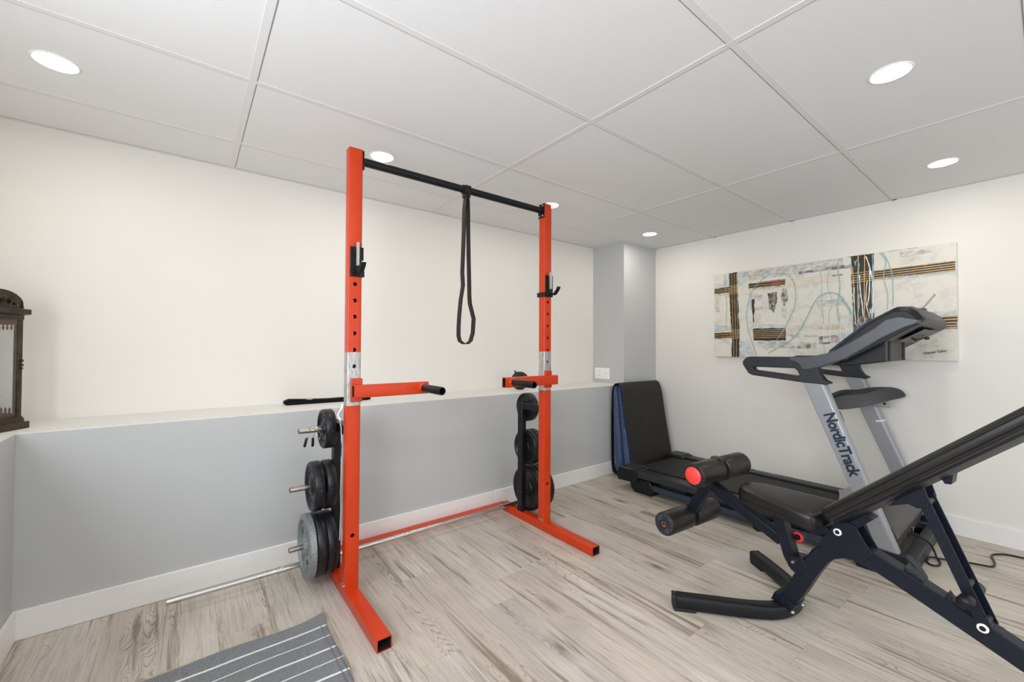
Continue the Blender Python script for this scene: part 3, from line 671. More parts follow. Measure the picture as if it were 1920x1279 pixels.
# ============================================================ painting
PXF = 3.735
pt = thing('abstract_painting', 'wide abstract canvas in cream, black and gold hanging on the right wall', 'painting', (XR-.002, 1.1, 1.072))
def PP(u, v, k): return Vector((PXF-.0004-k, 1.850-u, 1.072+v))
make('canvas', MB().box((PXF, .350, 1.072), (XR-.002, 1.850, 1.807)), 'canvas_ground', pt, bevel=.002)
PM = {'g': 'paint_grey', 'G': 'paint_darkgrey', 'b': 'paint_blue', 'k': 'paint_black', 'K': 'paint_drybrush', 'r': 'paint_red', 'p': 'paint_pink', 'w': 'paint_whitestreak', 'o': 'paint_gold', 't': 'paint_teal', 'W': 'paint_white'}
PAINT=[(0,'g',0,[(.216,.728),(.933,.729),(.932,.674),(.662,.657),(.428,.652),(.228,.64)]),(0,'b',0,[(.197,.731),(.24,.727),(.234,.613),(.196,.617)]),(0,'b',0,[(-.005,.627),(.124,.626),(.121,.712),(.088,.73),(.081,.644),(-.005,.654)]),(0,'b',0,[(.0,.288),(.145,.269),(.145,.236),(.0,.221)]),(0,'b',0,[(.213,.138),(.286,.143),(.333,.017),(.213,-.004)]),(0,'b',0,[(.322,.275),(.567,.265),(.564,.235),(.322,.237)]),(0,'b',0,[(.294,.546),(.332,.539),(.326,.382),(.293,.409)]),(0,'g',0,[(.335,.532),(.404,.522),(.401,.501),(.376,.472),(.335,.476)]),(0,'g',0,[(.341,.425),(.427,.421),(.415,.391),(.34,.393)]),(0,'G',0,[(.542,.548),(.574,.55),(.584,.46),(.557,.402),(.536,.476)]),(0,'b',0,[(.536,.404),(.573,.413),(.567,.306),(.536,.332)]),(0,'g',0,[(.333,.13),(.577,.128),(.771,.121),(.771,.073),(.582,.075),(.38,.08)]),(0,'G',0,[(.703,.11),(.733,.11),(.732,.073),(.703,.075)]),(0,'G',0,[(.649,.104),(.669,.104),(.669,.075),(.643,.078)]),(0,'g',0,[(.572,.187),(.771,.183),(.771,.163),(.608,.163)]),(0,'g',0,[(.001,.538),(.028,.536),(.054,.386),(.014,.402)]),(0,'k',0,[(.128,.731),(.2,.731),(.198,.617),(.214,.228),(.211,-.007),(.15,-.009),(.151,.23),(.128,.54)]),(0,'k',0,[(-.012,.608),(.2,.617),(.199,.555),(-.011,.559)]),(0,'k',0,[(-.001,.214),(.214,.22),(.213,.167),(.0,.16)]),(0,'k',0,[(.291,.622),(.565,.626),(.564,.578),(.291,.576)]),(0,'r',0,[(.467,.623),(.524,.625),(.526,.582),(.466,.583)]),(0,'k',0,[(.323,.238),(.564,.236),(.566,.137),(.329,.14)]),(0,'K',0,[(.435,.525),(.504,.53),(.507,.473),(.483,.359),(.449,.398)]),(0,'k',0,[(.311,.484),(.335,.488),(.336,.406),(.328,.281),(.323,.319)]),(0,'G',0,[(.652,.67),(.932,.666),(.932,.657),(.662,.648)]),(0,'k',0,[(.871,.613),(.932,.614),(.932,.608),(.871,.606)]),(0,'k',0,[(.98,.738),(1.108,.739),(1.102,.553),(1.099,.376),(1.08,.263),(1.047,.175),(.993,.192),(.985,.546)]),(0,'k',0,[(.879,.748),(1.051,.745),(1.059,.736),(.879,.741)]),(0,'k',0,[(1.151,.757),(1.356,.752),(1.356,.747),(1.152,.746)]),(0,'k',0,[(1.107,.609),(1.494,.621),(1.494,.559),(1.107,.557)]),(0,'k',0,[(1.368,.273),(1.5,.283),(1.503,.201),(1.381,.201),(1.365,.247)]),(0,'b',0,[(1.336,.307),(1.495,.314),(1.498,.284),(1.361,.279)]),(0,'b',0,[(1.107,.557),(1.492,.554),(1.492,.545),(1.237,.535)]),(0,'b',0,[(1.081,.346),(1.105,.37),(1.105,.303),(1.08,.263)]),(0,'G',0,[(.814,.679),(.979,.676),(.979,.654),(.869,.657)]),(0,'K',0,[(.994,.288),(1.105,.324),(1.105,.277),(1.047,.175),(.993,.176)]),(0,'g',0,[(.761,.436),(.926,.433),(.925,.39),(.784,.389)]),(0,'g',0,[(1.239,.721),(1.391,.713),(1.391,.689),(1.25,.684)]),(0,'g',0,[(1.393,.135),(1.414,.137),(1.414,.088),(1.397,.091)]),(0,'G',0,[(.785,.166),(.948,.174),(.945,.161),(.819,.152),(.8,.111),(.785,.112)]),(0,'p',0,[(.865,.163),(.91,.167),(.913,.118),(.862,.118)]),(0,'G',0,[(.788,.115),(.859,.128),(.859,.111),(.794,.108)]),(0,'b',0,[(.904,.187),(.98,.186),(.945,.147),(.907,.147)]),(0,'g',0,[(.789,.245),(.904,.24),(.904,.22),(.789,.22)]),(0,'g',0,[(.827,.416),(.882,.414),(.876,.394),(.827,.401)]),(1,'o',.0035,[(-.012,.614),(.203,.617)]),(1,'o',.0035,[(-.012,.595),(.203,.599)]),(1,'o',.0035,[(-.012,.579),(.203,.583)]),(1,'o',.0035,[(-.012,.563),(.203,.567)]),(1,'o',.0035,[(-.013,.546),(.202,.552)]),(1,'o',.0032,[(.132,.727),(.134,.559),(.14,.328),(.144,.158)]),(1,'o',.0032,[(.153,.724),(.155,.557),(.16,.327),(.165,.158)]),(1,'o',.0032,[(.175,.721),(.177,.554),(.182,.326),(.187,.157)]),(1,'o',.0032,[(.194,.719),(.196,.553),(.201,.325),(.205,.157)]),(1,'o',.003,[(.165,.158),(.169,-.008)]),(1,'o',.003,[(.193,.157),(.189,-.008)]),(1,'o',.0032,[(-.001,.226),(.214,.234)]),(1,'o',.0032,[(-.001,.209),(.214,.217)]),(1,'o',.0032,[(-.001,.191),(.214,.201)]),(1,'o',.0032,[(-.001,.171),(.213,.181)]),(1,'o',.0032,[(-.002,.153),(.213,.165)]),(1,'o',.0032,[(.282,.619),(.565,.616)]),(1,'o',.0032,[(.282,.6),(.565,.598)]),(1,'o',.0032,[(.282,.582),(.564,.583)]),(1,'o',.0032,[(.282,.565),(.564,.568)]),(1,'o',.0035,[(.325,.224),(.566,.226)]),(1,'o',.0035,[(.325,.209),(.566,.211)]),(1,'o',.0035,[(.325,.193),(.566,.196)]),(1,'o',.0035,[(.325,.177),(.566,.181)]),(1,'o',.0035,[(.325,.161),(.566,.166)]),(1,'o',.0015,[(.565,.611),(.932,.62)]),(1,'o',.0015,[(.565,.593),(.932,.602)]),(1,'o',.0015,[(.564,.576),(.932,.585)]),(1,'o',.0015,[(.564,.561),(.932,.569)]),(1,'o',.0015,[(.566,.247),(.93,.25)]),(1,'o',.0015,[(.566,.23),(.93,.235)]),(1,'o',.0015,[(.566,.216),(.93,.222)]),(1,'o',.003,[(.466,.519),(.482,.505),(.472,.464),(.488,.493)]),(1,'o',.003,[(.493,.525),(.492,.48),(.486,.411)]),(1,'o',.0042,[(.985,.61),(1.494,.619)]),(1,'o',.0042,[(.985,.593),(1.494,.604)]),(1,'o',.0042,[(.985,.577),(1.494,.59)]),(1,'o',.0042,[(.985,.56),(1.494,.575)]),(1,'o',.0042,[(.985,.545),(1.494,.562)]),(1,'o',.005,[(1.022,.738),(1.02,.542),(1.019,.244)]),(1,'o',.005,[(1.058,.732),(1.055,.537),(1.054,.243)]),(1,'o',.005,[(.99,.658),(.995,.512),(.992,.406)]),(1,'o',.004,[(1.083,.639),(1.085,.544),(1.073,.399)]),(1,'o',.006,[(1.378,.274),(1.5,.278)]),(1,'o',.006,[(1.378,.255),(1.5,.26)]),(1,'o',.006,[(1.377,.237),(1.5,.239)]),(1,'o',.006,[(1.377,.218),(1.5,.222)]),(1,'o',.006,[(1.377,.205),(1.5,.208)]),(1,'t',.005,[(.349,.014),(.316,.13),(.287,.226),(.275,.321),(.277,.398),(.294,.479),(.318,.553),(.359,.605),(.405,.649),(.45,.677),(.505,.68),(.559,.668),(.6,.636),(.626,.585),(.638,.52),(.635,.449),(.62,.374),(.588,.299),(.551,.218),(.502,.141),(.464,.092)]),(1,'t',.007,[(.442,.037),(.502,.077),(.572,.116),(.634,.174),(.669,.226),(.704,.299),(.732,.361),(.759,.422),(.797,.469),(.843,.487),(.88,.483),(.915,.461),(.941,.428)]),(1,'t',.012,[(.923,.437),(.949,.399),(.969,.361),(.983,.314)]),(1,'t',.0035,[(.095,.716),(.098,.596),(.11,.462),(.103,.33),(.106,.231)]),(1,'t',.003,[(.798,.666),(.807,.547),(.806,.435),(.814,.294),(.816,.154),(.822,.042)]),(1,'t',.003,[(.853,.647),(.841,.543),(.87,.424),(.849,.325),(.855,.225),(.859,.081)]),(1,'t',.003,[(.903,.64),(.918,.507),(.899,.366),(.905,.289),(.916,.207),(.915,.125)]),(1,'w',.004,[(.815,.253),(.816,.171),(.816,.126)]),(1,'w',.004,[(.858,.251),(.856,.185),(.859,.126),(.857,.078)]),(1,'w',.004,[(.916,.249),(.917,.187),(.916,.125)]),(1,'w',.004,[(.966,.301),(.954,.255),(.954,.161)]),(1,'t',.004,[(.916,.729),(.905,.676),(.917,.521),(.901,.386),(.914,.276)]),(1,'t',.004,[(1.138,.736),(1.17,.672),(1.158,.566),(1.178,.446),(1.174,.34)]),(1,'t',.004,[(1.153,.744),(1.185,.654),(1.205,.529),(1.204,.363)]),(1,'w',.006,[(1.065,.72),(1.085,.638),(1.1,.532),(1.101,.397),(1.095,.298)]),(1,'w',.005,[(1.085,.628),(1.082,.461),(1.069,.378),(1.063,.4)]),(1,'w',.0055,[(1.029,.594),(1.033,.476),(1.041,.402),(1.048,.301)]),(1,'t',.005,[(1.001,.699),(1.008,.661),(1.009,.692),(1.02,.699),(1.026,.652),(1.018,.51),(1.028,.413),(1.017,.303)]),(1,'t',.004,[(1.1,.73),(1.101,.594),(1.094,.47),(1.099,.366)]),(1,'w',.004,[(.999,.512),(.999,.378),(1.006,.245)]),(1,'w',.004,[(1.07,.546),(1.063,.4),(1.081,.299)])]
keys = list(PM)
pk = MB(); lay = 0
def inb(u, v): return (min(max(u, .0), 1.5), min(max(v, .0), .735))
for kind, mk_, w_, P in PAINT:
    lay += .000045
    P = [inb(*p) for p in P]
    if kind == 0:
        pk.mi = keys.index(mk_)
        # roughen the outline so that patches read as brushwork
        Q = []; rr = random.Random(len(P)*7+int(P[0][0]*999))
        for i in range(len(P)):
            a = Vector(P[i]); b_ = Vector(P[(i+1) % len(P)]); L = (b_-a).length; n_ = max(1, int(L/.022)); nrm = Vector((-(b_-a).y, (b_-a).x)).normalized() if L > 1e-5 else Vector((0, 0))
            for j in range(n_):
                off = rr.uniform(-.0035, .0035) if j else 0
                q = a+(b_-a)*j/n_+nrm*off; Q.append(inb(q.x, q.y))
        tri = tessellate_polygon([[Vector((u, v, 0)) for u, v in Q]])
        pk.add([PP(u, v, lay) for u, v in Q], [t_ for t_ in tri])
    else:
        pk.mi = keys.index('W' if mk_ == 'w' else mk_)
        # smooth the stroke
        V_ = [Vector(p) for p in P]
        if len(V_) > 2:
            out = []
            for i in range(len(V_)-1):
                p0, p1, p2, p3 = V_[max(i-1, 0)], V_[i], V_[i+1], V_[min(i+2, len(V_)-1)]
                for j in range(6):
                    t_ = j/6; out.append(.5*((2*p1)+(p2-p0)*t_+(2*p0-5*p1+4*p2-p3)*t_*t_+(3*p1-p0-3*p2+p3)*t_**3))
            out.append(V_[-1]); V_ = out
        L_, R_ = [], []
        for i, p in enumerate(V_):
            d = (V_[min(i+1, len(V_)-1)]-V_[max(i-1, 0)])
            if d.length < 1e-6: d = Vector((1, 0))
            nrm = Vector((-d.y, d.x)).normalized()*w_/2*(1+.25*math.sin(i*1.7))
            L_.append(PP(*inb(*(p+nrm)), lay+.0006)); R_.append(PP(*inb(*(p-nrm)), lay+.0006))
        n_ = len(V_); pk.add(L_+R_, [(i, i+1, n_+i+1, n_+i) for i in range(n_-1)])
o = make('brushwork', pk, [PM[k] for k in keys], pt)
# artist's signature, painted by hand
def text(name, body, mat, parent, M4, size, extr=.0002, offset=0, shear=0, spacing=1, align='LEFT'):
    cu = bpy.data.curves.new(name, 'FONT'); cu.body = body; cu.size = size; cu.extrude = extr; cu.offset = offset; cu.shear = shear; cu.space_character = spacing; cu.align_x = align
    tmp = bpy.data.objects.new(name, cu); COL.objects.link(tmp)
    dg = bpy.context.evaluated_depsgraph_get(); me = bpy.data.meshes.new_from_object(tmp.evaluated_get(dg)); bpy.data.objects.remove(tmp)
    o = bpy.data.objects.new(name, me); me.name = name; me.materials.clear(); me.materials.append(MT[mat]); COL.objects.link(o); o.parent = parent
    M4 = M4.copy(); M4.translation -= Vector(parent['_w']); o.matrix_local = M4; return o
def frame(org, xd, yd):
    xd = Vector(xd).normalized(); zd = xd.cross(Vector(yd)).normalized(); yd = zd.cross(xd)
    M_ = Matrix((xd, yd, zd)).transposed().to_4x4(); M_.translation = Vector(org); return M_
text('signature', 'Daniel Tylor', 'ink_black', pt, frame((PXF-.004, 1.850-1.352, 1.072+.040), (0, -1, .18), (0, .18, 1)), .0205, offset=.0004)
# ============================================================ exercise mats behind the treadmill
MX0, MX1 = 3.050, 3.655
o = thing('exercise_mat', 'black rubber exercise mat draped over the blue mat in the corner by the pillar', 'exercise mat', (3.35, 2.32, 0))
pp = [(2.400, .012), (2.440, .030), (2.452, .10), (2.456, .30), (2.455, .55), (2.448, .74), (2.437, .795), (2.418, .818), (2.392, .825), (2.365, .812), (2.345, .775), (2.328, .70), (2.300, .52), (2.270, .36), (2.240, .20), (2.215, .08), (2.205, .004)]
make('rubber_sheet', MB().sweep([((MX0+MX1)/2, y, z) for y, z in pp], [(-(MX1-MX0)/2, -.004), ((MX1-MX0)/2, -.004), ((MX1-MX0)/2, .004), (-(MX1-MX0)/2, .004)], up=(0, -1, .02)), 'mat_black', o, smooth=50)
def quilt(y_pts, x0, x1, label, name='quilted_mat'):
    """puffy cushion: closed yz section lofted along x with quilted swelling"""
    n = len(y_pts); c = (sum(p[0] for p in y_pts)/n, sum(p[1] for p in y_pts)/n); rings = []
    for i in range(25):
        u = i/24; s = 1-.55*abs(2*u-1)**9; x = x0+(x1-x0)*u
        puff = 1+.10*math.sin(u*PI*7)**2
        ring = []
        for k, (y, z) in enumerate(y_pts):
            m0 = (2.31+(.805-z)*-.0)
            ring.append((x, y+(y-midy(z))*(s*puff-1), z+(z-c[1])*(s-1)*.03))
        rings.append(ring)
    return MB().loft(rings)
def midy(z): return MIDF(z)
bl = thing('folded_gym_mat', 'navy blue padded mat folded double, standing under the black mat', 'gym mat', (3.35, 2.33, 0))
def side(yf, yb, z0, z1, n=14, q=.010):
    f = []; b_ = []
    for i in range(n+1):
        t_ = i/n; z = z0+(z1-z0)*t_; r = min(1, 6*t_, 6*(1-t_)+.05)
        r = math.sqrt(max(0, 1-(1-r)**2)) if r < 1 else 1
        w_ = q*math.sin(t_*PI*9)**2*.35; a, c = yf(z), yb(z); m_ = (a+c)/2; h = (c-a)/2
        f.append((m_-h*r-w_*r, z)); b_.append((m_+h*r+w_*r, z))
    return f+b_[::-1]
yf1 = lambda z: 2.213+(z/.80)*.132+.012; yb1 = lambda z: 2.305+(z/.8)*.072
MIDF = lambda z: (yf1(z)+yb1(z))/2
make('front_pad', quilt(side(yf1, yb1, .004, .790), MX0-.012, MX1-.012, ''), 'blue_quilt', bl, smooth=70)
yf2 = lambda z: 2.312+(z/.8)*.072; yb2 = lambda z: 2.443+(z/.8)*-.012
MIDF = lambda z: (yf2(z)+yb2(z))/2
make('back_pad', quilt(side(yf2, yb2, .036, .800), MX0-.018, MX1-.018, ''), 'blue_quilt', bl, smooth=70)

# ============================================================ treadmill
T0, T1 = 2.800, 3.660        # outer faces of the uprights
tm = thing('treadmill', 'black and silver folding treadmill along the right wall under the painting', 'treadmill', (3.22, 1.3, 0))
def yzp(X, pts): return [(X, y, z) for y, z in pts]
for s_ in (0, 1):
    a = T0 if s_ == 0 else 3.530; b_ = a+.095
    if s_ == 0: a, b_ = 2.806, 2.902
    make('side_rail', MB().prism(yzp(a, [(.80, .121), (2.06, .121), (2.06, .166), (2.05, .170), (.80, .170)]), (b_-a, 0, 0)), 'charcoal_plastic', tm, bevel=.006, seg=2)
    if s_ == 0: ra, rb = 2.798, 2.965
    else: ra, rb = 3.466, 3.634
    ec = make('end_cap', MB().prism(yzp(ra, [(2.00, .080), (2.185, .072), (2.197, .10), (2.190, .155), (2.172, .176), (2.02, .178), (2.00, .172)]), (rb-ra, 0, 0)), 'black_plastic', tm, bevel=.007, seg=3)
    make('corner_pad', MB().box((ra+.03, 2.035, .1765), (rb+(.0), 2.165, .184)), 'charcoal_plastic', ec, bevel=.003)
    xa = 2.826 if s_ == 0 else 3.56
    make('base_bar', MB().box((xa, .44, .044), (xa+.042, 1.965, .086)), 'frame_navy', tm, bevel=.004)
    make('rear_foot', MB().prism(yzp(xa-.008, [(1.885, .0), (2.045, .0), (2.078, .030), (2.092, .105), (1.90, .112), (1.872, .060)]), (.115, 0, 0)), 'black_plastic', tm, bevel=.010, seg=3)
    make('cushion_foot', MB().lathe((xa+.0, 1.135, .030), (1, 0, 0), [(0, 0), (0, .026), (.004, .030), (.036, .030), (.04, .026), (.04, 0)], 24), 'black_plastic', tm)
make('walking_belt', MB().prism(yzp(2.965, [(.84, .130), (.84, .164), (2.085, .164), (2.108, .158), (2.120, .142), (2.112, .124), (2.09, .116), (.84, .116)]), (.500, 0, 0)), 'belt_black', tm, smooth=50)
make('rear_roller', MB().lathe((2.93, 2.085, .138), (1, 0, 0), [(0, 0), (0, .020), (.57, .020), (.57, 0)], 24), 'black_metal', tm)
make('deck_board', MB().box((2.90, .80, .120), (2.966, 2.06, .156)).box((3.464, .80, .120), (3.532, 2.06, .156)), 'black_plastic', tm)
make('incline_frame', MB().box((2.88, .70, .060), (3.55, .76, .10)).box((2.88, 1.60, .075), (3.55, 1.64, .10)), 'black_metal', tm, bevel=.004)
# front base: cross bar, side shoes with wheels
make('front_crossbar', MB().box((2.83, .424, .004), (3.63, .478, .078)), 'charcoal_plastic', tm, bevel=.005)
for X in (T0-.006, T1-.064):
    make('base_shoe', MB().prism(yzp(X, [(.372, .030), (.395, .070), (.440, .118), (.580, .122), (.640, .090), (.660, .030), (.640, .010), (.40, .010)]), (.070, 0, 0)), 'bench_metal', tm, bevel=.008, seg=3)
    make('transport_wheel', MB().lathe((X-.004, .405, .034), (1, 0, 0), [(0, 0), (0, .012), (.004, .030), (.008, .034), (.030, .034), (.034, .03), (.034, 0)], 28), 'black_plastic', tm)
    make('floor_pad', MB().box((X+.005, .50, 0), (X+.06, .64, .012)), 'dark_slot', tm)
# motor hood
def hood(u):
    k = 1-.30*abs(u)**3.2; q = 1-.10*abs(u)**2
    yb = .845-.10*0+.0*(1-abs(u)); yr = .80+.075*abs(u)**1.6
    P = [(yr+.03, .150), (yr, .172), (yr-.05, .176+.02*k), (.720, .160+.075*k), (.650, .160+.120*k), (.590, .160+.142*k), (.545, .160+.135*k), (.510, .160+.095*k), (.484-.0*q, .172), (.492, .150), (.505, .082), (.56, .078), (yr+.03, .10)]
    return [(3.215+u*.352, y, z) for y, z in P]
make('motor_hood', MB().loft([hood(-1+2*i/20) for i in range(21)]), 'hood_grey', tm, smooth=40)
def skirt(u):
    yr = .80+.075*abs(u)**1.6; k = 1-.30*abs(u)**3.2
    return [(3.215+u*.350, yr+.036, .1712), (3.215+u*.350, yr+.006, .180), (3.215+u*.350, yr-.030, .186+.03*k), (3.215+u*.350, yr-.060, .182+.075*k), (3.215+u*.350, yr-.068, .178+.07*k), (3.215+u*.350, yr-.040, .170+.02*k), (3.215+u*.350, yr+.0, .1705)]
make('hood_skirt', MB().loft([skirt(-1+2*i/20) for i in range(21)]), 'silver_paint', tm, smooth=50)
make('hood_seam', MB().loft([[(3.215+u*.353, .4835, .1745), (3.215+u*.353, .4815, .172), (3.215+u*.353, .4835, .1685)] for u in (-1, 1)]), 'dark_slot', tm)
make('power_socket', MB().box((3.185, .4935, .098), (3.235, .503, .132)), 'dark_slot', tm)
make('power_switch', MB().box((3.270, .489, .105), (3.288, .4965, .130)), 'steel_bolt', tm, bevel=.001)
make('hood_light_patch', MB().box((3.10, .492, .110), (3.112, .4975, .118)), 'label_grey', tm) if False else None
# uprights with the maker's lettering
upf = [(.888, .985), (.786, .985), (.467, .112), (.553, .112)]
for X in (T0, T1-.060):
    u_ = make('upright', MB().prism(yzp(X, upf), (.060, 0, 0)), 'silver_paint', tm, bevel=.017, seg=4)
    if X == T0:
        dr = Vector((0, .452-.770, .112-.985)).normalized()
        org = Vector((T0-.0006, .779, .782))
        tx = text('lettering', 'NordicTrack', 'decal_navy', u_, frame(org, dr, (0, dr.z, -dr.y)), .074, offset=.0026, shear=0, spacing=.95)
        wx_ = max(v_.co.x for v_ in tx.data.vertices); tx.scale = (.345/wx_, 1, 1)
    else:
        make('serial_sticker', MB().prism([(X-.0007, .716, .672), (X-.0007, .668, .684), (X-.0007, .665, .675), (X-.0007, .713, .663)], (.0006, 0, 0)), 'white_plastic', u_)
# handlebars: boot, grip loop, grey arm
outer = [(1.205, 1.040), (1.208, 1.062), (1.186, 1.088), (1.165, 1.094), (.919, 1.096), (.828, 1.100), (.78, 1.085), (.765, 1.070), (.805, 1.035), (.795, 1.000), (.775, .970), (.752, .958), (.748, .951), (.765, .9445), (.878, .950), (1.150, .978), (1.172, .988)]
slot = [(1.142, 1.030), (1.150, 1.022), (1.138, 1.010), (.905, .986), (.893, .990), (.905, 1.022), (.917, 1.030)]
armp = [(.945, 1.097), (.828, 1.102), (.761, 1.120), (.70, 1.152), (.655, 1.184), (.568, 1.246), (.512, 1.297), (.470, 1.306), (.437, 1.296), (.384, 1.284), (.392, 1.272), (.440, 1.252), (.536, 1.194), (.605, 1.142), (.674, 1.092), (.733, 1.066), (.794, 1.040), (.846, 1.026), (.880, 1.024), (.897, 1.055), (.922, 1.072), (.945, 1.076)]
for s_, X in ((0, T0-.004), (1, T1-.062)):
    hb = make('handlebar', MB().prism(yzp(X, outer), (.066, 0, 0), [yzp(X, slot)]), 'charcoal_plastic', tm, bevel=.006, seg=2)
    xa = X-.004 if s_ == 0 else X+.004
    make('grey_arm', MB().prism(yzp(xa, armp), (.066, 0, 0)), 'grey_plastic', tm, bevel=.006, seg=2)
# console
CX0, CX1 = T0+.060, T1-.056
cn_prof = [(.778, 1.116), (.766, 1.130), (.585, 1.300), (.500, 1.352), (.478, 1.364), (.428, 1.362), (.398, 1.338), (.372, 1.300), (.378, 1.282), (.420, 1.258), (.50, 1.205), (.60, 1.138), (.70, 1.075), (.75, 1.070)]
def cring(x, k, dz=0): 
    cy, cz = .57, 1.21; return [(x, cy+(y-cy)*k, cz+(z-cz)*k+dz) for y, z in cn_prof]
cns = make('console', MB().loft([cring(CX0-.045, .90, -.012), cring(CX0-.02, .975, -.003), cring(CX0+.03, 1), cring(CX1-.08, 1), cring(CX1-.02, .97, -.004), cring(CX1+.02, .86, -.012)]), 'black_plastic', tm, bevel=.004, smooth=30)
sl = Vector((0, .585-.766, 1.300-1.130)).normalized(); nn = Vector((0, -sl.z, sl.y))*-1
p0 = Vector((CX0+.02, .752, 1.148)); 
scr = MB(); up_ = Vector((0, .17, .181)).normalized()
def onslope(x, t_, h): return Vector((x, .766+sl.y*t_, 1.130+sl.z*t_))+up_*h
scr.prism([onslope(CX0+.06, .03, -.002), onslope(CX1-.06, .03, -.002), onslope(CX1-.06, .235, -.002), onslope(CX0+.06, .235, -.002)], up_*.006)
make('display_panel', scr, 'blue_glass', cns, bevel=.002)
make('blue_trim', MB().prism([onslope(CX0-.047, .01, -.012), onslope(CX0-.047, .26, -.012), onslope(CX0-.047, .26, -.004), onslope(CX0-.047, .01, -.004)], (.004, 0, 0)), 'blue_glass', cns)
make('electronics_box', MB().prism(yzp(2.900, [(.535, 1.080), (.535, 1.215), (.640, 1.150), (.775, 1.082), (.80, 1.060), (.70, 1.050)]), (.440, 0, 0)), 'black_plastic', tm, bevel=.004)
for xx in (2.985, 3.330):
    make('box_edge', MB().box((xx, .526, 1.080), (xx+.012, .5355, 1.218)), 'hood_grey', tm, bevel=.002)
# rear of the console: recessed tray and ribs
make('rear_panel', MB().prism([(3.04, .505, 1.190), (3.50, .505, 1.190), (3.50, .405, 1.250), (3.04, .405, 1.250)], (0, .004, -.006)), 'hood_grey', cns, bevel=.002)
make('cable_clip', MB().tube([(3.16, .470, 1.205), (3.16, .455, 1.196), (3.19, .450, 1.200), (3.32, .435, 1.212), (3.35, .428, 1.208), (3.35, .445, 1.204)], .005, 8), 'dark_slot', cns, smooth=70)
ch = make('book_holder', MB().box((3.255, .430, 1.356), (3.325, .462, 1.376)), 'hood_grey', cns, bevel=.003)
for xx in (3.272, 3.308): make('wire', MB().tube([(xx, .450, 1.366), (xx+.002, .392, 1.452)], .0018, 8), 'bare_pin', ch)
# accessory tray between the uprights
st = [(2.858, .800, .872, .764, .868, .742, .798, .790, .804), (2.95, .800, .892, .735, .885, .722, .786, .78, .80), (3.10, .795, .908, .705, .880, .710, .782, .78, .80),
      (3.22, .79, .900, .690, .872, .700, .778, .78, .80), (3.32, .78, .892, .672, .890, .705, .774, .775, .79), (3.42, .77, .890, .650, .902, .690, .775, .76, .80), (3.52, .74, .900, .622, .910, .660, .790, .74, .82),
      (3.60, .66, .900, .600, .902, .620, .808, .66, .825), (3.66, .64, .895, .586, .880, .590, .818, .64, .84), (3.69, .64, .875, .575, .848, .575, .826, .64, .85)]
make('accessory_tray', MB().loft([[(x, a, b_), (x, (a+c)/2, max(b_, d)-.006), (x, c, d), (x, (c+e_)/2-.006, (d+f_)/2), (x, e_, f_), (x, g_, h_)] for x, a, b_, c, d, e_, f_, g_, h_ in st]), 'charcoal_plastic', tm, smooth=60, sub=1)
br = make('tray_bracket', MB().box((T1-.068, .640, .765), (T1-.0605, .730, .830)), 'silver_paint', tm, bevel=.003)
make('bolt', MB().lathe((T1-.068, .668, .788), (-1, 0, 0), [(0, 0), (0, .008), (.003, .007), (.003, 0)], 14), 'dark_slot', br)
make('tray_bracket', MB().prism(yzp(T0+.058, [(.72, .80), (.76, .80), (.70, .74)]), (.006, 0, 0)), 'bench_metal', tm)
# pale printed marks on the deck rail
mk = MB()
rr = random.Random(2); y = 1.46
while y > 1.29:
    w_ = rr.uniform(.006, .014); mk.box((3.598, y-w_, .1702), (3.604+rr.uniform(0, .006), y, .1708)); y -= w_+.004
make('rail_marking', mk, 'label_grey', tm)
mk = MB(); y = 2.16
for w_ in (.02, .012, .03, .022): mk.box((2.806, y-w_, .1768), (2.812, y, .1776)); y -= w_+.008
make('rail_marking', mk, 'label_grey', tm)
# power cord
cp = [(3.209, .493, .115), (3.212, .475, .112), (3.222, .448, .100), (3.236, .420, .080), (3.252, .403, .035), (3.240, .392, .008), (3.205, .377, .006), (3.165, .370, .006), (3.132, .376, .006), (3.114, .394, .006), (3.130, .412, .006), (3.163, .420, .006), (3.211, .412, .013), (3.252, .366, .006), (3.307, .283, .006), (3.334, .215, .006), (3.358, .197, .006), (3.421, .195, .006), (3.503, .211, .006), (3.545, .208, .006), (3.575, .192, .006), (3.605, .160, .006), (3.622, .10, .006), (3.65, -.05, .006), (3.70, -.25, .006)]
def smooth_path(P, k=5):
    P = [Vector(p) for p in P]; out = []
    for i in range(len(P)-1):
        p0, p1, p2, p3 = P[max(i-1, 0)], P[i], P[i+1], P[min(i+2, len(P)-1)]
        for j in range(k):
            t_ = j/k; out.append(.5*((2*p1)+(p2-p0)*t_+(2*p0-5*p1+4*p2-p3)*t_*t_+(3*p1-p0-3*p2+p3)*t_**3))
    return out+[P[-1]]
make('power_cord', MB().tube(smooth_path(cp), .0048, 8), 'black_grip', tm, smooth=80)

# ============================================================ adjustable bench
AN = math.radians(5); BO = Vector((2.030, .600, 0)); BN = Vector((math.sin(AN), math.cos(AN), 0)); BR = Vector((math.cos(AN), -math.sin(AN), 0))
def Bp(s, t_, z): return BO+BN*s+BR*t_+Vector((0, 0, z))
bn = thing('weight_bench', 'black adjustable weight bench with foam leg rollers and raised backrest in the foreground', 'weight bench', tuple(Bp(.0, 0, 0)))
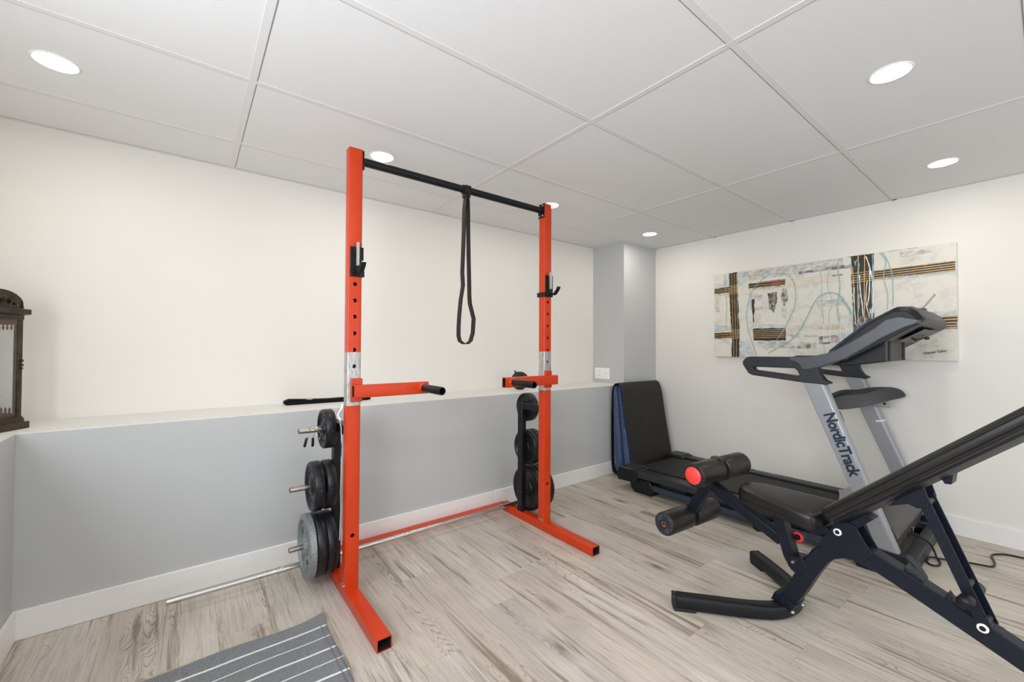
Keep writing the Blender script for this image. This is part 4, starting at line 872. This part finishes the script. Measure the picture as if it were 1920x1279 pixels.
# U-shaped front foot
fpath = [(.395, -.352), (.31, -.268), (.23, -.190), (.17, -.125), (.130, -.070), (.110, -.015), (.104, .040), (.110, .092), (.135, .145), (.180, .200), (.25, .250), (.33, .298), (.402, .338)]
path = [Bp(s, t_, .034) for s, t_ in fpath]
hw, hh = .027, .028
cr = [(-hw, -hh+.006), (-hw+.006, -hh), (hw-.006, -hh), (hw, -hh+.006), (hw, hh-.006), (hw-.006, hh), (-hw+.006, hh), (-hw, hh-.006)]
ff = make('front_foot', MB().sweep(smooth_path(path, 4), cr), 'black_plastic', bn, smooth=50)
for q in (-1, 1):
    a, c = (Bp(.340, -.297, .034), Bp(.402, -.360, .034)) if q < 0 else (Bp(.335, .300, .034), Bp(.410, .343, .034))
    make('rubber_foot', MB().sweep([a, c], [(-.0272, -.034), (.0272, -.034), (.0272, -.020), (-.0272, -.020)]).sweep([c-(c-a).normalized()*.008, c+(c-a).normalized()*.004], [(q_[0]*1.01, q_[1]*1.01) for q_ in cr]), 'dark_slot', ff)
for q in (-.006, .085):
    make('bolt', MB().lathe(Bp(.080, q, .032), -BN, [(-.004, 0), (-.004, .010), (.0, .010), (.008, .007), (.010, 0)], 12), 'steel_bolt', ff)
# main spine: front leg, bend, long rear tube
sp = [(.105, .052), (.055, .150), (.010, .245), (-.030, .318), (-.060, .350), (-.100, .372), (-.150, .378), (-.210, .364), (-.300, .329), (-.547, .226), (-.975, .050)]
make('spine_tube', MB().sweep([Bp(s, 0, z) for s, z in sp], [(-.030, -.027), (-.026, -.031), (.026, -.031), (.030, -.027), (.030, .027), (.026, .031), (-.026, .031), (-.030, .027)], up=tuple(BN*.4+Vector((0, 0, 1)))), 'bench_metal', bn, smooth=40)
make('foot_plate', MB().prism([Bp(.150, -.038, .062), Bp(.072, -.038, .062), Bp(.052, -.038, .080), Bp(.135, -.038, .100)], BR*.085), 'bench_metal', bn, bevel=.002)
make('rear_foot', MB().sweep([Bp(-.985, -.24, .03), Bp(-.985, .24, .03)], cr), 'black_plastic', bn, smooth=40)
for t_ in (-.037, .0315):
    make('gusset_plate', MB().prism([Bp(s, t_, z) for s, z in [(-.076, .455), (-.060, .430), (-.030, .372), (-.048, .338), (-.085, .352), (-.130, .362), (-.175, .360), (-.200, .392), (-.150, .478), (-.115, .490), (-.090, .478)]], BR*.0055), 'bench_metal', bn, bevel=.002)
def washer(s, t_, z, d, par=bn):
    w_ = make('pivot_washer', MB().lathe(Bp(s, t_, z), BR*d, [(0, .007), (0, .0135), (.004, .0135), (.005, .0125), (.005, .0075), (0, .007)], 28), 'white_ring', par, smooth=50)
    make('pivot_bolt', MB().lathe(Bp(s, t_, z), BR*d, [(.0, 0), (.0, .0075), (.006, .0072), (.009, .004), (.009, 0)], 16), 'black_grip', w_)
washer(-.094, -.0375, .439, -1); washer(-.468, -.0380, .283, -1); washer(-.468, .0380, .283, 1); washer(-.094, .0375, .439, 1)
# ratchet ladder on the spine
for s, z in ((-.300, .362), (-.402, .315), (-.490, .272)):
    make('ratchet_catch', MB().prism([Bp(s+.020, -.024, z-.012), Bp(s+.016, -.024, z+.028), Bp(s+.006, -.024, z+.014), Bp(s-.012, -.024, z+.010), Bp(s-.030, -.024, z-.006), Bp(s-.030, -.024, z-.022)], BR*.048), 'bench_metal', bn, bevel=.002)
# backrest support strut: two side plates and a web
sa, sb = (-.336, .632), (-.470, .288)
dv = Vector((sb[0]-sa[0], sb[1]-sa[1])).normalized(); pv = Vector((-dv.y, dv.x))
if pv.x > 0: pv = -pv
def quad(h0, h1, ext=.014): return [(sa[0]-dv.x*ext+pv.x*h0, sa[1]-dv.y*ext+pv.y*h0), (sa[0]-dv.x*ext+pv.x*h1, sa[1]-dv.y*ext+pv.y*h1), (sb[0]+dv.x*ext+pv.x*h1, sb[1]+dv.y*ext+pv.y*h1), (sb[0]+dv.x*ext+pv.x*h0, sb[1]+dv.y*ext+pv.y*h0)]
sm = MB()
sm.prism([Bp(s, -.0375, z) for s, z in quad(-.015, .017)], BR*.005); sm.prism([Bp(s, .0325, z) for s, z in quad(-.015, .017)], BR*.005); sm.prism([Bp(s, -.0325, z) for s, z in quad(-.015, -.011, -.02)], BR*.065)
su = make('support_strut', sm, 'bench_metal', bn, bevel=.0012)
for k in (.02, .70, .985):
    p = (sa[0]+(sb[0]-sa[0])*k, sa[1]+(sb[1]-sa[1])*k)
    make('cross_pin', MB().lathe(Bp(p[0], -.032, p[1]), BR, [(0, 0), (0, .013), (.064, .013), (.064, 0)], 18), 'black_metal', su)
kp = (-.437, .357)
for d in (-1, 1):
    make('adjusting_knob', MB().lathe(Bp(kp[0], d*.038, kp[1]), BR*d, [(0, 0), (0, .013), (.004, .0195), (.040, .0205), (.046, .017), (.050, .010), (.051, 0)], 26), 'black_plastic', su, smooth=40)
make('bolt', MB().lathe(Bp(-.330, -.0375, .622), -BR, [(0, 0), (0, .008), (.005, .007), (.006, 0)], 12), 'steel_bolt', su)
# backrest
b0 = Vector((-.075, .482)); bdir = Vector((-.70, .70)).normalized()  # overwritten below
b0 = (-.090, .470); b1 = (-.640, .968)
bd_ = Vector((b1[0]-b0[0], b1[1]-b0[1])).normalized(); bp_ = Vector((-bd_.y, bd_.x))
if bp_.y < 0: bp_ = -bp_
BL = .80
def pad(mb_len, wf, th, off, name, mat, par, s_start=0, rnd=.03):
    rings = []; n = 22
    prof_n = 20
    for i in range(n+1):
        u = i/n; L = s_start+mb_len*u
        e_ = min(u, 1-u)*mb_len
        k = 1 if e_ > rnd else math.sqrt(max(0, 1-((rnd-e_)/rnd)**2))
        hw_ = wf(u)-rnd*.8*(1-k); t2 = th/2*(.35+.65*k) if e_ < rnd else th/2
        ring = []
        for j in range(prof_n):
            a = 2*PI*j/prof_n; ca, sa_ = math.cos(a), math.sin(a)
            x = hw_*math.copysign(abs(ca)**.22, ca); y = t2*math.copysign(abs(sa_)**.42, sa_)
            ring.append((L, x, y+off+th/2))
        rings.append(ring)
    return rings
def backmap(L, t_, h): return Bp(b0[0]+bd_.x*L+bp_.x*h, t_, b0[1]+bd_.y*L+bp_.y*h)
R1 = pad(BL, lambda u: .128+.016*min(1, u*2.2), .054, .010, '', '', None)
bk = make('back_pad', MB().loft([[backmap(*p) for p in r] for r in R1]), 'black_vinyl', bn, smooth=60)
for off in (.024, .046):
    R2 = pad(BL-.004, lambda u: .1296+.016*min(1, u*2.2), .0035, off, '', '', None, .002)
    make('piping', MB().loft([[backmap(*p) for p in r] for r in R2]), 'black_grip', bk, smooth=60)
make('backrest_frame', MB().sweep([backmap(.03, 0, .0), backmap(.77, 0, .0)], [(-.030, -.014), (.030, -.014), (.108, .004), (.108, .014), (-.108, .014), (-.108, .004)]), 'bench_metal', bn, bevel=.003)
make('hinge_bracket', MB().prism([Bp(s, -.031, z) for s, z in [(-.070, .440), (-.110, .425), (-.20, .520), (-.155, .545), (-.09, .480)]], BR*.062), 'bench_metal', bn, bevel=.002)
for t_ in (-.045, .0385):
    make('strut_bracket', MB().prism([Bp(s, t_, z) for s, z in [(-.245, .588), (-.300, .612), (-.322, .604), (-.350, .615), (-.352, .640), (-.338, .690), (-.300, .655)]], BR*.0055), 'bench_metal', bn, bevel=.002)
make('lift_tab', MB().prism([Bp(s, -.02, z) for s, z in [(-.365, .736), (-.384, .700), (-.400, .702), (-.408, .768)]], BR*.06), 'bench_metal', bn, bevel=.002)
for L in (.10, .36): make('pad_screw', MB().lathe(backmap(L, -.055, .004), Vector(backmap(0, 0, -1))-Vector(backmap(0, 0, 0)), [(0, 0), (0, .007), (.008, .007), (.008, 0)], 12), 'dark_slot', bk)
# seat
seat_out = []
for s, t_ in ((-.048, -.130), (-.030, -.139), (.05, -.126), (.16, -.107), (.235, -.090), (.272, -.066), (.290, -.025), (.292, .025), (.275, .062), (.235, .090), (.16, .108), (.05, .128), (-.030, .140), (-.048, .131), (-.055, .11), (-.055, -.11)): seat_out.append((s, t_))
cs, ct = .11, 0
def sring(k, z): return [Bp(cs+(s-cs)*k-.0, ct+(t_-ct)*k, z+.006*(s-.1)/.2) for s, t_ in seat_out]
st_ = make('seat_pad', MB().loft([sring(.93, .452), sring(.99, .455), sring(1.0, .462), sring(1.0, .492), sring(.985, .504), sring(.95, .5095), sring(.80, .5125)]), 'black_vinyl', bn, smooth=60)
make('piping', MB().loft([sring(1.006, .466), sring(1.010, .4685), sring(1.006, .471)]), 'black_grip', st_, smooth=60)
make('seat_frame', MB().beam(Bp(.22, 0, .440), Bp(-.06, 0, .432), .045, .022), 'bench_metal', bn, bevel=.003)
make('seat_bracket', MB().prism([Bp(s, -.034, z) for s, z in [(.175, .450), (-.05, .450), (-.07, .425), (-.02, .395), (.06, .410), (.155, .425)]], BR*.068), 'bench_metal', bn, bevel=.003)
# seat post, leg holder
pb = make('leg_post', MB().prism([Bp(s, -.026, z) for s, z in [(.152, .425), (.110, .425), (.060, .262), (.058, .224), (.083, .222), (.106, .262)]], BR*.052), 'bench_metal', bn, bevel=.004)
make('hinge_lug', MB().prism([Bp(s, -.033, z) for s, z in [(.085, .275), (.030, .285), (.010, .250), (.045, .205), (.075, .222)]], BR*.066), 'bench_metal', bn, bevel=.002)
for q in (-1, 1): make('bolt', MB().lathe(Bp(.063, q*.033, .257), BR*q, [(0, 0), (0, .009), (.005, .009), (.010, .005), (.010, 0)], 6), 'steel_bolt', pb)
make('bolt', MB().lathe(Bp(.172, -.034, .438), -BR, [(0, 0), (0, .007), (.006, .006), (.006, 0)], 12), 'steel_bolt', pb)
kb = make('seat_knob', MB().lathe(Bp(.078, .030, .335), BR, [(0, 0), (0, .010), (.012, .010), (.014, .024), (.030, .024), (.034, .02), (.034, 0)], 28), 'black_plastic', bn)
make('red_ring', MB().lathe(Bp(.078, .030, .335), BR, [(.010, .012), (.010, .0215), (.014, .0225), (.014, .012)], 28), 'red_plastic', kb)
make('roller_arm', MB().beam(Bp(.445, 0, .468), Bp(.118, 0, .318), .046, .044, up=tuple(BN*.4+Vector((0, 0, 1)))), 'bench_metal', bn, bevel=.004)
UP_, LO = (.408, .551), (.569, .270)
make('roller_link', MB().beam(Bp(UP_[0], 0, UP_[1]), Bp(LO[0], 0, LO[1]), .050, .052, up=tuple(BN)), 'bench_metal', bn, bevel=.005)
for (s, z), nm in ((UP_, 'u'), (LO, 'l')):
    make('roller_axle', MB().tube([Bp(s, -.19, z), Bp(s, .19, z)], .0125, 16), 'black_metal', bn)
    for d in (-1, 1):
        R_ = .0565; a0 = .014 if nm == 'u' else .018
        fr_ = make('foam_roller', MB().lathe(Bp(s, d*a0, z), BR*d, [(0, .014), (0, R_-.008), (.003, R_-.002), (.008, R_), (.178, R_), (.184, R_-.002), (.186, R_-.006), (.186, .014)], 48), 'foam_black', bn, smooth=45)
        # ribbed end cap
        n = 36; rings = []
        for (h, r) in ((.184, R_-.0045), (.189, R_-.007), (.192, R_-.012), (.192, .030), (.190, .021), (.184, .020)):
            rg2 = []
            for i in range(n*2):
                a = PI*i/n; rr_ = r; hh_ = h-(.0028 if (i % 4) < 2 and r > .024 and r < R_-.004 else 0)
                e1_ = Vector((0, 0, 1)); e2_ = BN
                rg2.append(Bp(s, d*(a0+hh_), z)+e1_*rr_*math.cos(a)+e2_*rr_*math.sin(a))
            rings.append(rg2)
        cp_ = make('end_cap', MB().loft(rings), 'charcoal_plastic' if nm == 'l' else 'black_plastic', fr_, smooth=20)
        if nm == 'u': make('red_cap', MB().lathe(Bp(s, d*(a0+.186), z), BR*d, [(0, .040), (.007, .040), (.0095, .038), (.0105, 0)], 40), 'red_plastic', fr_, smooth=60)
        else:
            make('red_hub', MB().lathe(Bp(s, d*(a0+.183), z), BR*d, [(0, .019), (.0008, .019), (.001, .012), (.001, 0)], 24), 'red_plastic', fr_)
            make('axle_end', MB().lathe(Bp(s, d*(a0+.184), z), BR*d, [(0, .0135), (.005, .0135), (.005, .0105), (.0, .0105)], 24), 'steel_bolt', fr_)
cb = make('roller_clamp', MB().sweep([Bp(UP_[0], -.020, UP_[1]+.030), Bp(UP_[0], .020, UP_[1]+.030)], [(-.030, -.028), (.030, -.028), (.030, .0285), (-.030, .0285)]), 'foam_black', bn, bevel=.004)

for o in S.objects:
    if '_w' in o: del o['_w']
